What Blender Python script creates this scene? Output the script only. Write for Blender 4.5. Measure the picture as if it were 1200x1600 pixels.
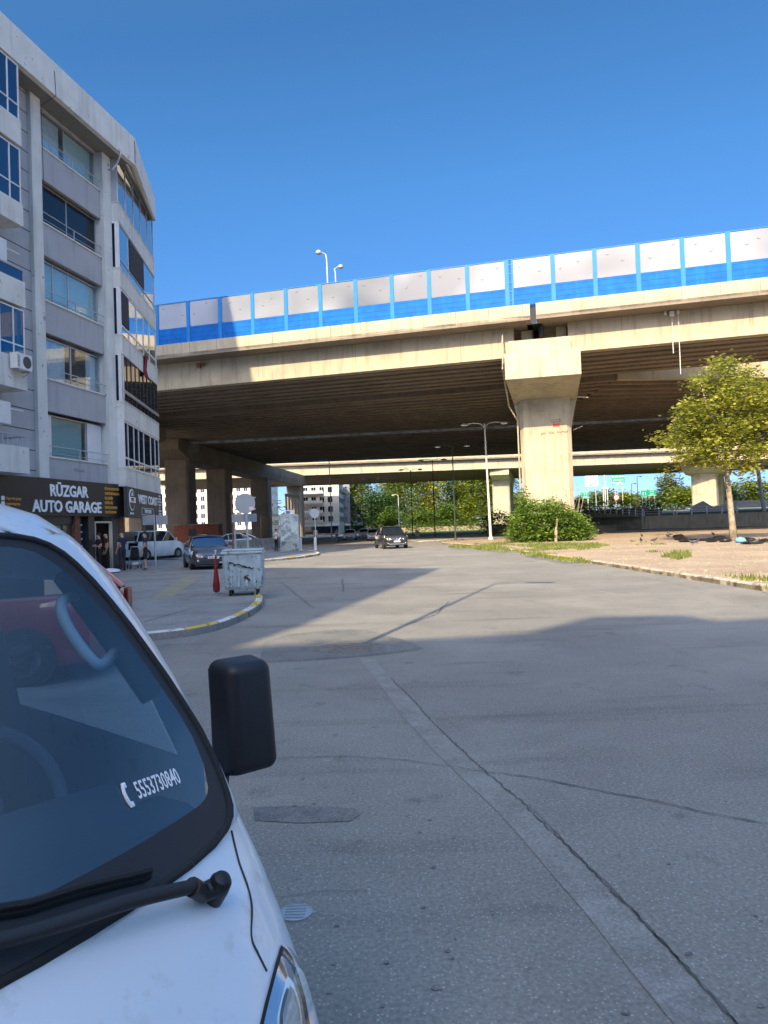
import bpy, bmesh, math, random
from math import sin, cos, pi, radians, sqrt, atan2
from mathutils import Vector, Matrix, noise
random.seed(7)
for o in list(bpy.data.objects): bpy.data.objects.remove(o)
S = bpy.context.scene
COL = S.collection
# ---------------------------------------------------------------- camera
cam_d = bpy.data.cameras.new('camera'); cam = bpy.data.objects.new('camera', cam_d); COL.objects.link(cam)
cam_d.sensor_fit = 'VERTICAL'; cam_d.sensor_height = 36; cam_d.lens = 36 * 1150 / 1600
cam_d.clip_start = 0.05; cam_d.clip_end = 3000
EYE = 1.7
CM = Matrix.Rotation(pi / 2 + radians(1.15), 4, 'X') @ Matrix.Rotation(radians(-2.0), 4, 'Z')
cam.matrix_world = Matrix.Translation((0, 0, EYE)) @ CM
S.camera = cam
S.render.resolution_x = 768; S.render.resolution_y = 1024
# ---------------------------------------------------------------- sky and sun
SUN_EL = radians(30); SUN_AZ = radians(199)
w = bpy.data.worlds.new("World"); S.world = w; w.use_nodes = True
nt = w.node_tree; bg = nt.nodes['Background']
sky = nt.nodes.new('ShaderNodeTexSky'); sky.sky_type = 'NISHITA'; sky.sun_disc = False
sky.sun_elevation = SUN_EL; sky.sun_rotation = SUN_AZ; sky.air_density = 0.55; sky.dust_density = 0.6; sky.ozone_density = 2.0; sky.altitude = 0
hs = nt.nodes.new('ShaderNodeHueSaturation'); hs.inputs['Saturation'].default_value = 1.16; hs.inputs['Hue'].default_value = .502; nt.links.new(sky.outputs[0], hs.inputs['Color'])
# added fill: unseen sky overhead and sunward brightened to lift shade; the sky low in front stays deep blue
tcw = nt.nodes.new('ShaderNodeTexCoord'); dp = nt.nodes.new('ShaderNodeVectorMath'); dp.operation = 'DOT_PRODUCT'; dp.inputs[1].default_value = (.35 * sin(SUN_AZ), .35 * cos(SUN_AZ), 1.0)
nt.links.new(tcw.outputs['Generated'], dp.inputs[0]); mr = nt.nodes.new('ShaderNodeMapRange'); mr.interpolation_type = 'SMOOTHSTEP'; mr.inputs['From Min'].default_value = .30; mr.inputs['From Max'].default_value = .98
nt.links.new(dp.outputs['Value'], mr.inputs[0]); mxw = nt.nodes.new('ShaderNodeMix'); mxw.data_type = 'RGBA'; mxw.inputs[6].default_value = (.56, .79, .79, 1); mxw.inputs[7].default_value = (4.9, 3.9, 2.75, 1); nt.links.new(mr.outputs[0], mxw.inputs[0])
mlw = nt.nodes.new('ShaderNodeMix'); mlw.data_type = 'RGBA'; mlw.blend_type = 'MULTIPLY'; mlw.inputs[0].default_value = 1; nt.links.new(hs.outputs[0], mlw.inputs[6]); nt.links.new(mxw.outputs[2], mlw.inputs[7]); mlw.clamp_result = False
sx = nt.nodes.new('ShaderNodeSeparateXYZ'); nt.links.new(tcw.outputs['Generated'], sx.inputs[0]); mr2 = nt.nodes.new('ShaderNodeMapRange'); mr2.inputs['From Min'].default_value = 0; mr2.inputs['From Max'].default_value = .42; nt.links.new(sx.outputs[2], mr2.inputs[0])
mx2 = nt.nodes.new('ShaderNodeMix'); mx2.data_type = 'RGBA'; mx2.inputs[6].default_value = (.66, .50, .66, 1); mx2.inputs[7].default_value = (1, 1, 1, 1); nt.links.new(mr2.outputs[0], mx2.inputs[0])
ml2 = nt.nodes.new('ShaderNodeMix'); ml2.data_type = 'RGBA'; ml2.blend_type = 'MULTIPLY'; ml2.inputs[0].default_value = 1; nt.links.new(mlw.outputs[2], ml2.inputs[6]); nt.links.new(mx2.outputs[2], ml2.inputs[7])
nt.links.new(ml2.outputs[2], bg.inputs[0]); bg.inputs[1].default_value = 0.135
sd = bpy.data.lights.new('sun', 'SUN'); sd.energy = 3.4; sd.angle = radians(0.5); sd.color = (1.0, 0.83, 0.54)
sun = bpy.data.objects.new('sun', sd); COL.objects.link(sun)
sv = Vector((sin(SUN_AZ) * cos(SUN_EL), cos(SUN_AZ) * cos(SUN_EL), sin(SUN_EL)))
sun.rotation_euler = sv.to_track_quat('Z', 'Y').to_euler(); sun.location = sv * 60
S.view_settings.view_transform = 'Standard'; S.view_settings.look = 'None'
S.view_settings.exposure = 1.36; S.view_settings.gamma = 1
# ---------------------------------------------------------------- measuring helpers (photo pixel -> point on a real plane)
CI = CM.to_3x3()
def ray(x, y): return CI @ Vector(((x - 600) / 1150, (800 - y) / 1150, -1))
def gnd(x, y, z=0.0):
    r = ray(x, y); return Vector((0, 0, EYE)) + r * ((z - EYE) / r.z)
def atY(x, y, Y):
    r = ray(x, y); return Vector((0, 0, EYE)) + r * (Y / r.y)
# ---------------------------------------------------------------- objects, names, labels
def tag(o, label=None, cat=None, group=None, kind=None):
    if label: o['label'] = label
    if cat: o['category'] = cat
    if group: o['group'] = group
    if kind: o['kind'] = kind
    return o
def thing(name, label, cat, loc=(0, 0, 0), rz=0, group=None):
    o = bpy.data.objects.new(name, None); COL.objects.link(o); o.empty_display_size = .3
    o.location = loc; o.rotation_euler = (0, 0, rz)
    return tag(o, label, cat, group)
def link(name, me, parent=None):
    o = bpy.data.objects.new(name, me); COL.objects.link(o)
    if parent: o.parent = parent
    return o
def kids(o): return [c for c in bpy.data.objects if c.parent == o]
def copy_tree(o, parent=None):
    c = o.copy(); COL.objects.link(c)
    if parent: c.parent = parent
    for ch in kids(o): copy_tree(ch, c)
    return c
def dup(root, loc, rz, label=None, group=None):
    r = copy_tree(root); r.location = loc; r.rotation_euler = (0, 0, rz)
    if label: r['label'] = label
    if group: r['group'] = group
    return r

class MB:
    """collects vertices and faces; build() links them as ONE mesh object"""
    def __init__(s, M=None): s.v = []; s.f = []; s.m = []; s.M = M or Matrix(); s.mi = 0
    def add(s, vs, fs, mi=None):
        n = len(s.v); mi = s.mi if mi is None else mi
        s.v += [tuple(s.M @ Vector(p)) for p in vs]
        for f in fs: s.f.append([i + n for i in f]); s.m.append(mi)
        return s
    def box(s, c, d, rz=0, mi=None, taper=1.0):
        x, y, z = d[0] / 2, d[1] / 2, d[2] / 2; vs = []
        for k, (a, b, e) in enumerate([(-1,-1,-1),(1,-1,-1),(1,1,-1),(-1,1,-1),(-1,-1,1),(1,-1,1),(1,1,1),(-1,1,1)]):
            t = taper if e > 0 else 1
            p = Matrix.Rotation(rz, 3, 'Z') @ Vector((a * x * t, b * y * t, e * z)); vs.append(Vector(c) + p)
        return s.add(vs, [(0,3,2,1),(4,5,6,7),(0,1,5,4),(1,2,6,5),(2,3,7,6),(3,0,4,7)], mi)
    def b2(s, x0, x1, y0, y1, z0, z1, mi=None): return s.box(((x0+x1)/2, (y0+y1)/2, (z0+z1)/2), (abs(x1-x0), abs(y1-y0), abs(z1-z0)), 0, mi)
    def rbox(s, c, d, r=.02, mi=None, rz=0):
        """box with chamfered edges"""
        bm = bmesh.new(); bmesh.ops.create_cube(bm, size=1)
        for v in bm.verts: v.co = Vector((v.co.x * d[0], v.co.y * d[1], v.co.z * d[2]))
        bmesh.ops.bevel(bm, geom=bm.edges[:], offset=r, segments=2, affect='EDGES', profile=.6)
        R = Matrix.Rotation(rz, 3, 'Z'); bm.verts.index_update()
        s.add([Vector(c) + R @ v.co for v in bm.verts], [[v.index for v in f.verts] for f in bm.faces], mi); bm.free(); return s
    def prism(s, poly, z0, z1, mi=None):
        n = len(poly); vs = [(p[0], p[1], z0) for p in poly] + [(p[0], p[1], z1) for p in poly]
        a = sum(poly[i][0] * poly[(i+1) % n][1] - poly[(i+1) % n][0] * poly[i][1] for i in range(n))
        fs = [list(range(n))[::-1], list(range(n, 2*n))] + [(i, (i+1) % n, (i+1) % n + n, i + n) for i in range(n)]
        if a < 0: fs = [list(f)[::-1] for f in fs]
        return s.add(vs, fs, mi)
    def hull_poly(s, a, b, mi=None):
        """two matching polygons joined"""
        n = len(a); return s.add(list(a) + list(b), [list(range(n))[::-1], list(range(n, 2*n))] + [(i, (i+1) % n, (i+1) % n + n, i + n) for i in range(n)], mi)
    def tube(s, pts, r, n=8, mi=None, cap=True):
        pts = [Vector(p) for p in pts]; rs = r if isinstance(r, (list, tuple)) else [r] * len(pts); vs = []
        up = Vector((0, 0, 1))
        for i, p in enumerate(pts):
            d = (pts[min(i+1, len(pts)-1)] - pts[max(i-1, 0)])
            d = d.normalized() if d.length > 1e-9 else Vector((0,0,1))
            ref = up if abs(d.z) < .95 else Vector((1, 0, 0))
            a = d.cross(ref).normalized(); b = d.cross(a)
            for k in range(n):
                t = 2 * pi * k / n; vs.append(p + (a * cos(t) + b * sin(t)) * rs[i])
        fs = []
        for i in range(len(pts) - 1):
            for k in range(n): fs.append((i*n+k, i*n+(k+1) % n, (i+1)*n+(k+1) % n, (i+1)*n+k))
        if cap: fs += [list(range(n)), list(range((len(pts)-1)*n, len(pts)*n))[::-1]]
        return s.add(vs, fs, mi)
    def lathe(s, prof, c=(0,0,0), n=16, axis='Z', mi=None, ax=1, ay=1):
        vs = []
        for r, z in prof:
            for k in range(n):
                t = 2*pi*k/n; p = (r*cos(t)*ax, r*sin(t)*ay, z)
                if axis == 'Y': p = (p[0], z, p[1])
                if axis == 'X': p = (z, p[0], p[1])
                vs.append(Vector(c) + Vector(p))
        fs = [(i*n+k, i*n+(k+1) % n, (i+1)*n+(k+1) % n, (i+1)*n+k) for i in range(len(prof)-1) for k in range(n)]
        fs += [list(range(n))[::-1], list(range((len(prof)-1)*n, len(prof)*n))]
        return s.add(vs, fs, mi)
    def grid(s, rows, mi=None, close=False):
        m = len(rows[0]); vs = [p for r in rows for p in r]; fs = []
        for i in range(len(rows)-1):
            for k in range(m if close else m-1): fs.append((i*m+k, i*m+(k+1) % m, (i+1)*m+(k+1) % m, (i+1)*m+k))
        return s.add(vs, fs, mi)
    def build(s, name, mats, parent=None, smooth=False, fix=True):
        me = bpy.data.meshes.new(name); me.from_pydata([tuple(p) for p in s.v], [], s.f)
        if not isinstance(mats, (list, tuple)): mats = [mats]
        for m in mats: me.materials.append(m)
        for p, mi in zip(me.polygons, s.m): p.material_index = mi
        if fix:
            bm = bmesh.new(); bm.from_mesh(me); bmesh.ops.recalc_face_normals(bm, faces=bm.faces[:]); bm.to_mesh(me); bm.free()
        if smooth:
            for p in me.polygons: p.use_smooth = True
            if smooth != 'all':
                me.set_sharp_from_angle(angle=radians(smooth if isinstance(smooth, (int, float)) and smooth > 1 else 35))
        me.update(); return link(name, me, parent)

# ---------------------------------------------------------------- materials
MATS = {}
def nd(nt, t, **k):
    n = nt.nodes.new(t)
    for a, b in k.items(): setattr(n, a, b)
    return n
def mat(name, col, rough=.7, metal=0, var=.12, scale=2.0, bump=0, bscale=30, spec=.5, dirt=None, dscale=1.0, dthr=(.5, .7), coat=0, streak=None, emis=None, obj=True, col2=None):
    m = bpy.data.materials.new(name); m.use_nodes = True; nt = m.node_tree; L = nt.links.new
    b = nt.nodes['Principled BSDF']; MATS[name] = m
    b.inputs['Roughness'].default_value = rough; b.inputs['Metallic'].default_value = metal
    b.inputs['Specular IOR Level'].default_value = spec; b.inputs['Coat Weight'].default_value = coat
    b.inputs['Coat Roughness'].default_value = .05
    tc = nd(nt, 'ShaderNodeTexCoord'); co = tc.outputs['Object'] if obj else nd(nt, 'ShaderNodeNewGeometry').outputs['Position']
    n1 = nd(nt, 'ShaderNodeTexNoise'); n1.inputs['Scale'].default_value = scale; n1.inputs['Detail'].default_value = 6; L(co, n1.inputs['Vector'])
    r = nd(nt, 'ShaderNodeMapRange'); r.inputs['From Min'].default_value = .3; r.inputs['From Max'].default_value = .7
    r.inputs['To Min'].default_value = 1 - var; r.inputs['To Max'].default_value = 1 + var; L(n1.outputs[0], r.inputs[0])
    mx = nd(nt, 'ShaderNodeVectorMath', operation='SCALE'); L(r.outputs[0], mx.inputs['Scale'])
    if col2:
        mc = nd(nt, 'ShaderNodeMix', data_type='RGBA'); mc.inputs[6].default_value = (*col, 1); mc.inputs[7].default_value = (*col2, 1)
        n4 = nd(nt, 'ShaderNodeTexNoise'); n4.inputs['Scale'].default_value = scale * .37; n4.inputs['Detail'].default_value = 4; L(co, n4.inputs['Vector'])
        r4 = nd(nt, 'ShaderNodeMapRange'); r4.inputs['From Min'].default_value = .4; r4.inputs['From Max'].default_value = .6; L(n4.outputs[0], r4.inputs[0]); L(r4.outputs[0], mc.inputs[0]); L(mc.outputs[2], mx.inputs[0])
    else: mx.inputs[0].default_value = col
    out = mx.outputs[0]
    def over(fac, c, src):
        k = nd(nt, 'ShaderNodeMix', data_type='RGBA'); L(fac, k.inputs[0]); L(src, k.inputs[6]); k.inputs[7].default_value = (*c, 1); return k.outputs[2]
    if dirt:
        n2 = nd(nt, 'ShaderNodeTexNoise'); n2.inputs['Scale'].default_value = dscale; n2.inputs['Detail'].default_value = 8; n2.inputs['Roughness'].default_value = .65; L(co, n2.inputs['Vector'])
        q = nd(nt, 'ShaderNodeMapRange'); q.inputs['From Min'].default_value = dthr[0]; q.inputs['From Max'].default_value = dthr[1]; L(n2.outputs[0], q.inputs[0]); out = over(q.outputs[0], dirt, out)
    if streak:   # vertical run-off stains
        mp = nd(nt, 'ShaderNodeMapping'); mp.inputs['Scale'].default_value = (2.2, 2.2, .22); L(co, mp.inputs[0])
        n3 = nd(nt, 'ShaderNodeTexNoise'); n3.inputs['Scale'].default_value = 1.3; n3.inputs['Detail'].default_value = 5; L(mp.outputs[0], n3.inputs['Vector'])
        q = nd(nt, 'ShaderNodeMapRange'); q.inputs['From Min'].default_value = .52; q.inputs['From Max'].default_value = .78; q.inputs['To Max'].default_value = .75; L(n3.outputs[0], q.inputs[0]); out = over(q.outputs[0], streak, out)
    L(out, b.inputs['Base Color'])
    if bump:
        n5 = nd(nt, 'ShaderNodeTexNoise'); n5.inputs['Scale'].default_value = bscale; n5.inputs['Detail'].default_value = 5; L(co, n5.inputs['Vector'])
        bp = nd(nt, 'ShaderNodeBump'); bp.inputs['Strength'].default_value = bump; bp.inputs['Distance'].default_value = .02; L(n5.outputs[0], bp.inputs['Height']); L(bp.outputs[0], b.inputs['Normal'])
    if emis: b.inputs['Emission Color'].default_value = (*emis[0], 1); b.inputs['Emission Strength'].default_value = emis[1]
    return m
def glass(name, tint, trans=.7, rough=.02, refl=1.0, base=None):
    """pane: fresnel reflection over a tinted see-through or dark body"""
    m = bpy.data.materials.new(name); m.use_nodes = True; nt = m.node_tree; L = nt.links.new; nt.nodes.remove(nt.nodes['Principled BSDF'])
    out = nt.nodes['Material Output']; g = nd(nt, 'ShaderNodeBsdfGlossy'); g.inputs['Roughness'].default_value = rough
    t = nd(nt, 'ShaderNodeBsdfTransparent'); t.inputs[0].default_value = (*tint, 1)
    d = nd(nt, 'ShaderNodeBsdfDiffuse'); d.inputs[0].default_value = (*(base or tint), 1)
    a = nd(nt, 'ShaderNodeMixShader'); a.inputs[0].default_value = 1 - trans; L(t.outputs[0], a.inputs[1]); L(d.outputs[0], a.inputs[2])
    f = nd(nt, 'ShaderNodeLayerWeight'); f.inputs[0].default_value = .5
    pw = nd(nt, 'ShaderNodeMath', operation='POWER'); pw.inputs[1].default_value = 4.2; L(f.outputs['Facing'], pw.inputs[0])
    k = nd(nt, 'ShaderNodeMath', operation='MULTIPLY_ADD'); k.inputs[1].default_value = .9 * min(refl, 1.6); k.inputs[2].default_value = .045 * refl; k.use_clamp = True; L(pw.outputs[0], k.inputs[0])
    b = nd(nt, 'ShaderNodeMixShader'); L(k.outputs[0], b.inputs[0]); L(a.outputs[0], b.inputs[1]); L(g.outputs[0], b.inputs[2]); L(b.outputs[0], out.inputs[0])
    MATS[name] = m; return m
def leafmat(name, c1, c2, trans=.35):
    m = bpy.data.materials.new(name); m.use_nodes = True; nt = m.node_tree; L = nt.links.new; nt.nodes.remove(nt.nodes['Principled BSDF'])
    out = nt.nodes['Material Output']; ge = nd(nt, 'ShaderNodeNewGeometry')
    cr = nd(nt, 'ShaderNodeMix', data_type='RGBA'); cr.inputs[6].default_value = (*c1, 1); cr.inputs[7].default_value = (*c2, 1)
    n = nd(nt, 'ShaderNodeTexNoise'); n.inputs['Scale'].default_value = .9; L(ge.outputs['Position'], n.inputs['Vector'])
    ad = nd(nt, 'ShaderNodeMath', operation='MULTIPLY_ADD'); ad.inputs[1].default_value = .6; L(ge.outputs['Random Per Island'], ad.inputs[0])
    mm = nd(nt, 'ShaderNodeMath', operation='MULTIPLY_ADD'); mm.inputs[1].default_value = 1.6; mm.inputs[2].default_value = -.6; L(n.outputs[0], mm.inputs[0]); L(mm.outputs[0], ad.inputs[2]); ad.use_clamp = True
    L(ad.outputs[0], cr.inputs[0])
    d = nd(nt, 'ShaderNodeBsdfPrincipled'); d.inputs['Roughness'].default_value = .55; d.inputs['Specular IOR Level'].default_value = .3
    t = nd(nt, 'ShaderNodeBsdfTranslucent'); x = nd(nt, 'ShaderNodeMixShader'); x.inputs[0].default_value = trans
    L(cr.outputs[2], d.inputs['Base Color']); L(cr.outputs[2], t.inputs[0]); L(d.outputs[0], x.inputs[1]); L(t.outputs[0], x.inputs[2]); L(x.outputs[0], out.inputs[0])
    MATS[name] = m; return m

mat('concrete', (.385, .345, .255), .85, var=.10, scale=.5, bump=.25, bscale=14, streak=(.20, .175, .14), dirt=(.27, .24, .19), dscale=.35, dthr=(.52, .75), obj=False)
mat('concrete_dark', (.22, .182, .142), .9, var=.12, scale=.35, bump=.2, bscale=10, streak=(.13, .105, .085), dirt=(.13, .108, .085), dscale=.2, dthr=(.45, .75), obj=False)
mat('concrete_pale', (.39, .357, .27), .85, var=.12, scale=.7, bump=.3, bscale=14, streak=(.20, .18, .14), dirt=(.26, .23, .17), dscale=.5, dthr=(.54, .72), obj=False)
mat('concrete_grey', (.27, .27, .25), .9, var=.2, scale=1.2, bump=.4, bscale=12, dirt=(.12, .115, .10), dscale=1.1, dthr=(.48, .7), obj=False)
mat('stucco_white', (.60, .61, .58), .85, var=.08, scale=1.3, bump=.3, bscale=25, dirt=(.22, .22, .20), dscale=2.6, dthr=(.64, .68), streak=(.36, .37, .35))
mat('stucco_grey', (.36, .37, .39), .8, var=.05, scale=1.0, bump=.15, bscale=40, streak=(.22, .23, .27))
mat('tile_grey', (.36, .37, .385), .6, var=.08, scale=2.0, bump=.1)
mat('joint_dark', (.04, .04, .045), .9)
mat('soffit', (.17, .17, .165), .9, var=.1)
mat('frame_white', (.62, .64, .66), .4, var=.04)
mat('frame_alu', (.42, .44, .47), .35, metal=.5, var=.05)
mat('frame_dark', (.03, .032, .036), .4)
mat('curtain', (.72, .78, .80), .9, var=.12, scale=6)
mat('blind_green', (.40, .60, .56), .8, var=.05)
mat('blind_pale', (.55, .75, .74), .8, var=.05)
mat('interior_dark', (.035, .035, .04), .9)
mat('sign_black', (.018, .019, .022), .45, var=.15)
mat('sign_grey', (.045, .046, .048), .5)
mat('letter_white', (.80, .82, .85), .4, var=.02)
mat('letter_orange', (.62, .30, .045), .5, var=.02)
mat('barrier_blue', (.002, .105, .40), .6, spec=.15, var=.16, scale=1.4, streak=(.004, .15, .48))
mat('barrier_light_blue', (.010, .16, .47), .5, spec=.2, var=.08, scale=1.5)
mat('bird_black', (.02, .03, .05), .6)
mat('kerb_white', (.62, .62, .58), .75, var=.12, scale=6, dirt=(.13, .12, .11), dscale=7, dthr=(.54, .6), bump=.3, bscale=25)
mat('kerb_yellow', (.62, .45, .05), .75, var=.15, scale=6, dirt=(.14, .12, .09), dscale=6, dthr=(.53, .6), bump=.3, bscale=25)
mat('kerb_stone', (.50, .45, .36), .85, var=.2, scale=5, dirt=(.16, .14, .11), dscale=4, dthr=(.5, .65), bump=.35, bscale=20)
mat('galv', (.40, .44, .47), .45, metal=.35, var=.1)
mat('pole_white', (.55, .56, .55), .5, var=.08, streak=(.35, .33, .30))
mat('pole_dark', (.035, .035, .035), .6)
mat('rust', (.16, .07, .03), .85, var=.3, scale=8)
mat('bark', (.20, .165, .12), .95, var=.3, scale=7, bump=.7, bscale=18, col2=(.30, .26, .20))
mat('rubber', (.018, .018, .019), .85, var=.2)
mat('black_plastic', (.012, .012, .014), .42, var=.15, bump=.12, bscale=300)
mat('trim_black', (.02, .02, .022), .55)
mat('chrome', (.72, .73, .76), .12, metal=1, var=.02)
mat('rim', (.45, .46, .48), .3, metal=.8)
mat('paint_white', (.68, .72, .76), .28, var=.02, coat=.6, scale=4, dirt=(.46, .46, .44), dscale=14, dthr=(.56, .80))
mat('paint_white_dull', (.60, .61, .62), .4, coat=.3)
mat('paint_grey', (.055, .05, .062), .28, metal=.4, coat=.9, var=.05)
mat('paint_suv', (.035, .03, .028), .25, metal=.4, coat=.9, var=.05)
mat('paint_red', (.30, .018, .015), .3, coat=.8, var=.05)
mat('paint_silver', (.36, .37, .38), .35, metal=.5, coat=.5)
mat('lamp_lens', (.85, .86, .80), .12, var=.1, scale=14, coat=1)
mat('plate_white', (.72, .73, .74), .5)
mat('plate_ink', (.02, .02, .03), .6)
mat('plate_blue', (.02, .07, .4), .5)
mat('container_paint', (.36, .47, .53), .5, metal=.15, var=.14, scale=5, dirt=(.09, .12, .14), dscale=6.5, dthr=(.56, .63), bump=.3, bscale=9)
mat('red_cloth', (.20, .015, .02), .9, var=.25, scale=6)
mat('skin', (.48, .28, .20), .6, var=.05)
mat('hair', (.02, .016, .013), .8)
mat('cloth_black', (.014, .014, .018), .9)
mat('cloth_navy', (.018, .022, .045), .9)
mat('cloth_maroon', (.07, .008, .012), .9)
mat('cloth_white', (.6, .6, .6), .9)
mat('cloth_blue', (.12, .2, .42), .9)
mat('shoe', (.04, .04, .045), .7)
mat('pebble', (.33, .26, .18), .95, var=.3)
mat('sign_green', (.0, .24, .17), .5)
mat('sign_white', (.70, .74, .75), .5)
mat('sign_red', (.5, .03, .02), .5)
mat('tail_red', (.12, .006, .006), .25, coat=.5)
mat('sign_back', (.34, .39, .44), .5, metal=.2, var=.08)
mat('brick_red', (.26, .09, .05), .9, var=.3, scale=4)
mat('brick_thin', (.17, .065, .035), .9, var=.4, scale=9)
mat('wall_tan', (.42, .36, .28), .9)
mat('wall_cream', (.58, .56, .50), .9, var=.08)
mat('wall_blue_grey', (.20, .23, .28), .9)
mat('sack_black', (.015, .015, .018), .35, var=.3)
mat('sack_blue', (.16, .4, .75), .6)
mat('paper_white', (.62, .62, .60), .8)
mat('pigeon', (.05, .055, .065), .7, var=.3, scale=20)
mat('iron_cover', (.20, .175, .15), .7, metal=.2, var=.25, scale=14, bump=.5, bscale=30)
mat('seam_tar', (.10, .096, .09), .9, var=.3, scale=4, obj=False)
mat('chalk', (.34, .34, .33), .9, var=.2, scale=5, obj=False)
mat('seat_cloth', (.20, .22, .24), .9)
mat('handle_beige', (.75, .73, .66), .6)
mat('dash', (.10, .105, .11), .75, var=.1)
mat('spray_blue', (.10, .16, .36), .9, var=.4, scale=5)
mat('screen_glow', (.5, .48, .35), .6, emis=((1, .9, .6), 1.2))
glass('glass_dark', (.02, .03, .045), 0.0, base=(.012, .018, .028))
glass('glass_window', (.84, .90, .93), .97, refl=1.7)
glass('glass_blue', (.06, .20, .42), .4, refl=2.0, base=(.01, .06, .18))
glass('glass_smoke', (.30, .30, .32), .75, refl=1.8)
glass('glass_rail', (.35, .55, .68), .6, refl=2.2, base=(.12, .28, .42))
glass('glass_screen', (.46, .62, .76), .95, refl=2.3)
glass('lens_clear', (.95, .97, 1), .97, refl=2.2)
leafmat('leaf_plane', (.15, .20, .03), (.48, .46, .09), .45)
leafmat('leaf_bright', (.12, .19, .025), (.32, .36, .05), .45)
leafmat('leaf_dark', (.035, .085, .03), (.09, .17, .05), .3)
leafmat('leaf_willow', (.08, .13, .025), (.26, .29, .06), .4)
leafmat('leaf_ivy', (.09, .19, .03), (.24, .34, .06), .4)
leafmat('leaf_hedge', (.05, .12, .025), (.17, .25, .04), .35)
leafmat('leaf_far', (.10, .15, .05), (.24, .28, .10), .35)
leafmat('grass_blade', (.07, .12, .02), (.26, .27, .08), .3)

# barrier acrylic: frosted, milky, slightly see-through, reflecting the sky
m = glass('barrier_clear', (.72, .82, .90), .38, rough=.12, refl=1.0, base=(.55, .57, .58))
nt_ = m.node_tree
for n_ in list(nt_.nodes):
    if n_.type == 'BSDF_DIFFUSE':
        tr_ = nt_.nodes.new('ShaderNodeBsdfTranslucent'); mi_ = nt_.nodes.new('ShaderNodeMixShader'); mi_.inputs[0].default_value = .25
        tr_.inputs[0].default_value = (.6, .62, .64, 1)
        tx_ = nt_.nodes.new('ShaderNodeNewGeometry'); nz_ = nt_.nodes.new('ShaderNodeTexNoise'); nz_.inputs['Scale'].default_value = .16
        mp_ = nt_.nodes.new('ShaderNodeMapRange'); mp_.inputs['From Min'].default_value = .35; mp_.inputs['From Max'].default_value = .65; mp_.inputs['To Min'].default_value = .24; mp_.inputs['To Max'].default_value = .52
        nt_.links.new(tx_.outputs['Position'], nz_.inputs['Vector']); nt_.links.new(nz_.outputs[0], mp_.inputs[0]); nt_.links.new(mp_.outputs[0], n_.inputs[0])
        tgt = [l.to_socket for l in n_.outputs[0].links]
        nt_.links.new(n_.outputs[0], mi_.inputs[1]); nt_.links.new(tr_.outputs[0], mi_.inputs[2])
        for t_ in tgt: nt_.links.new(mi_.outputs[0], t_)

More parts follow.
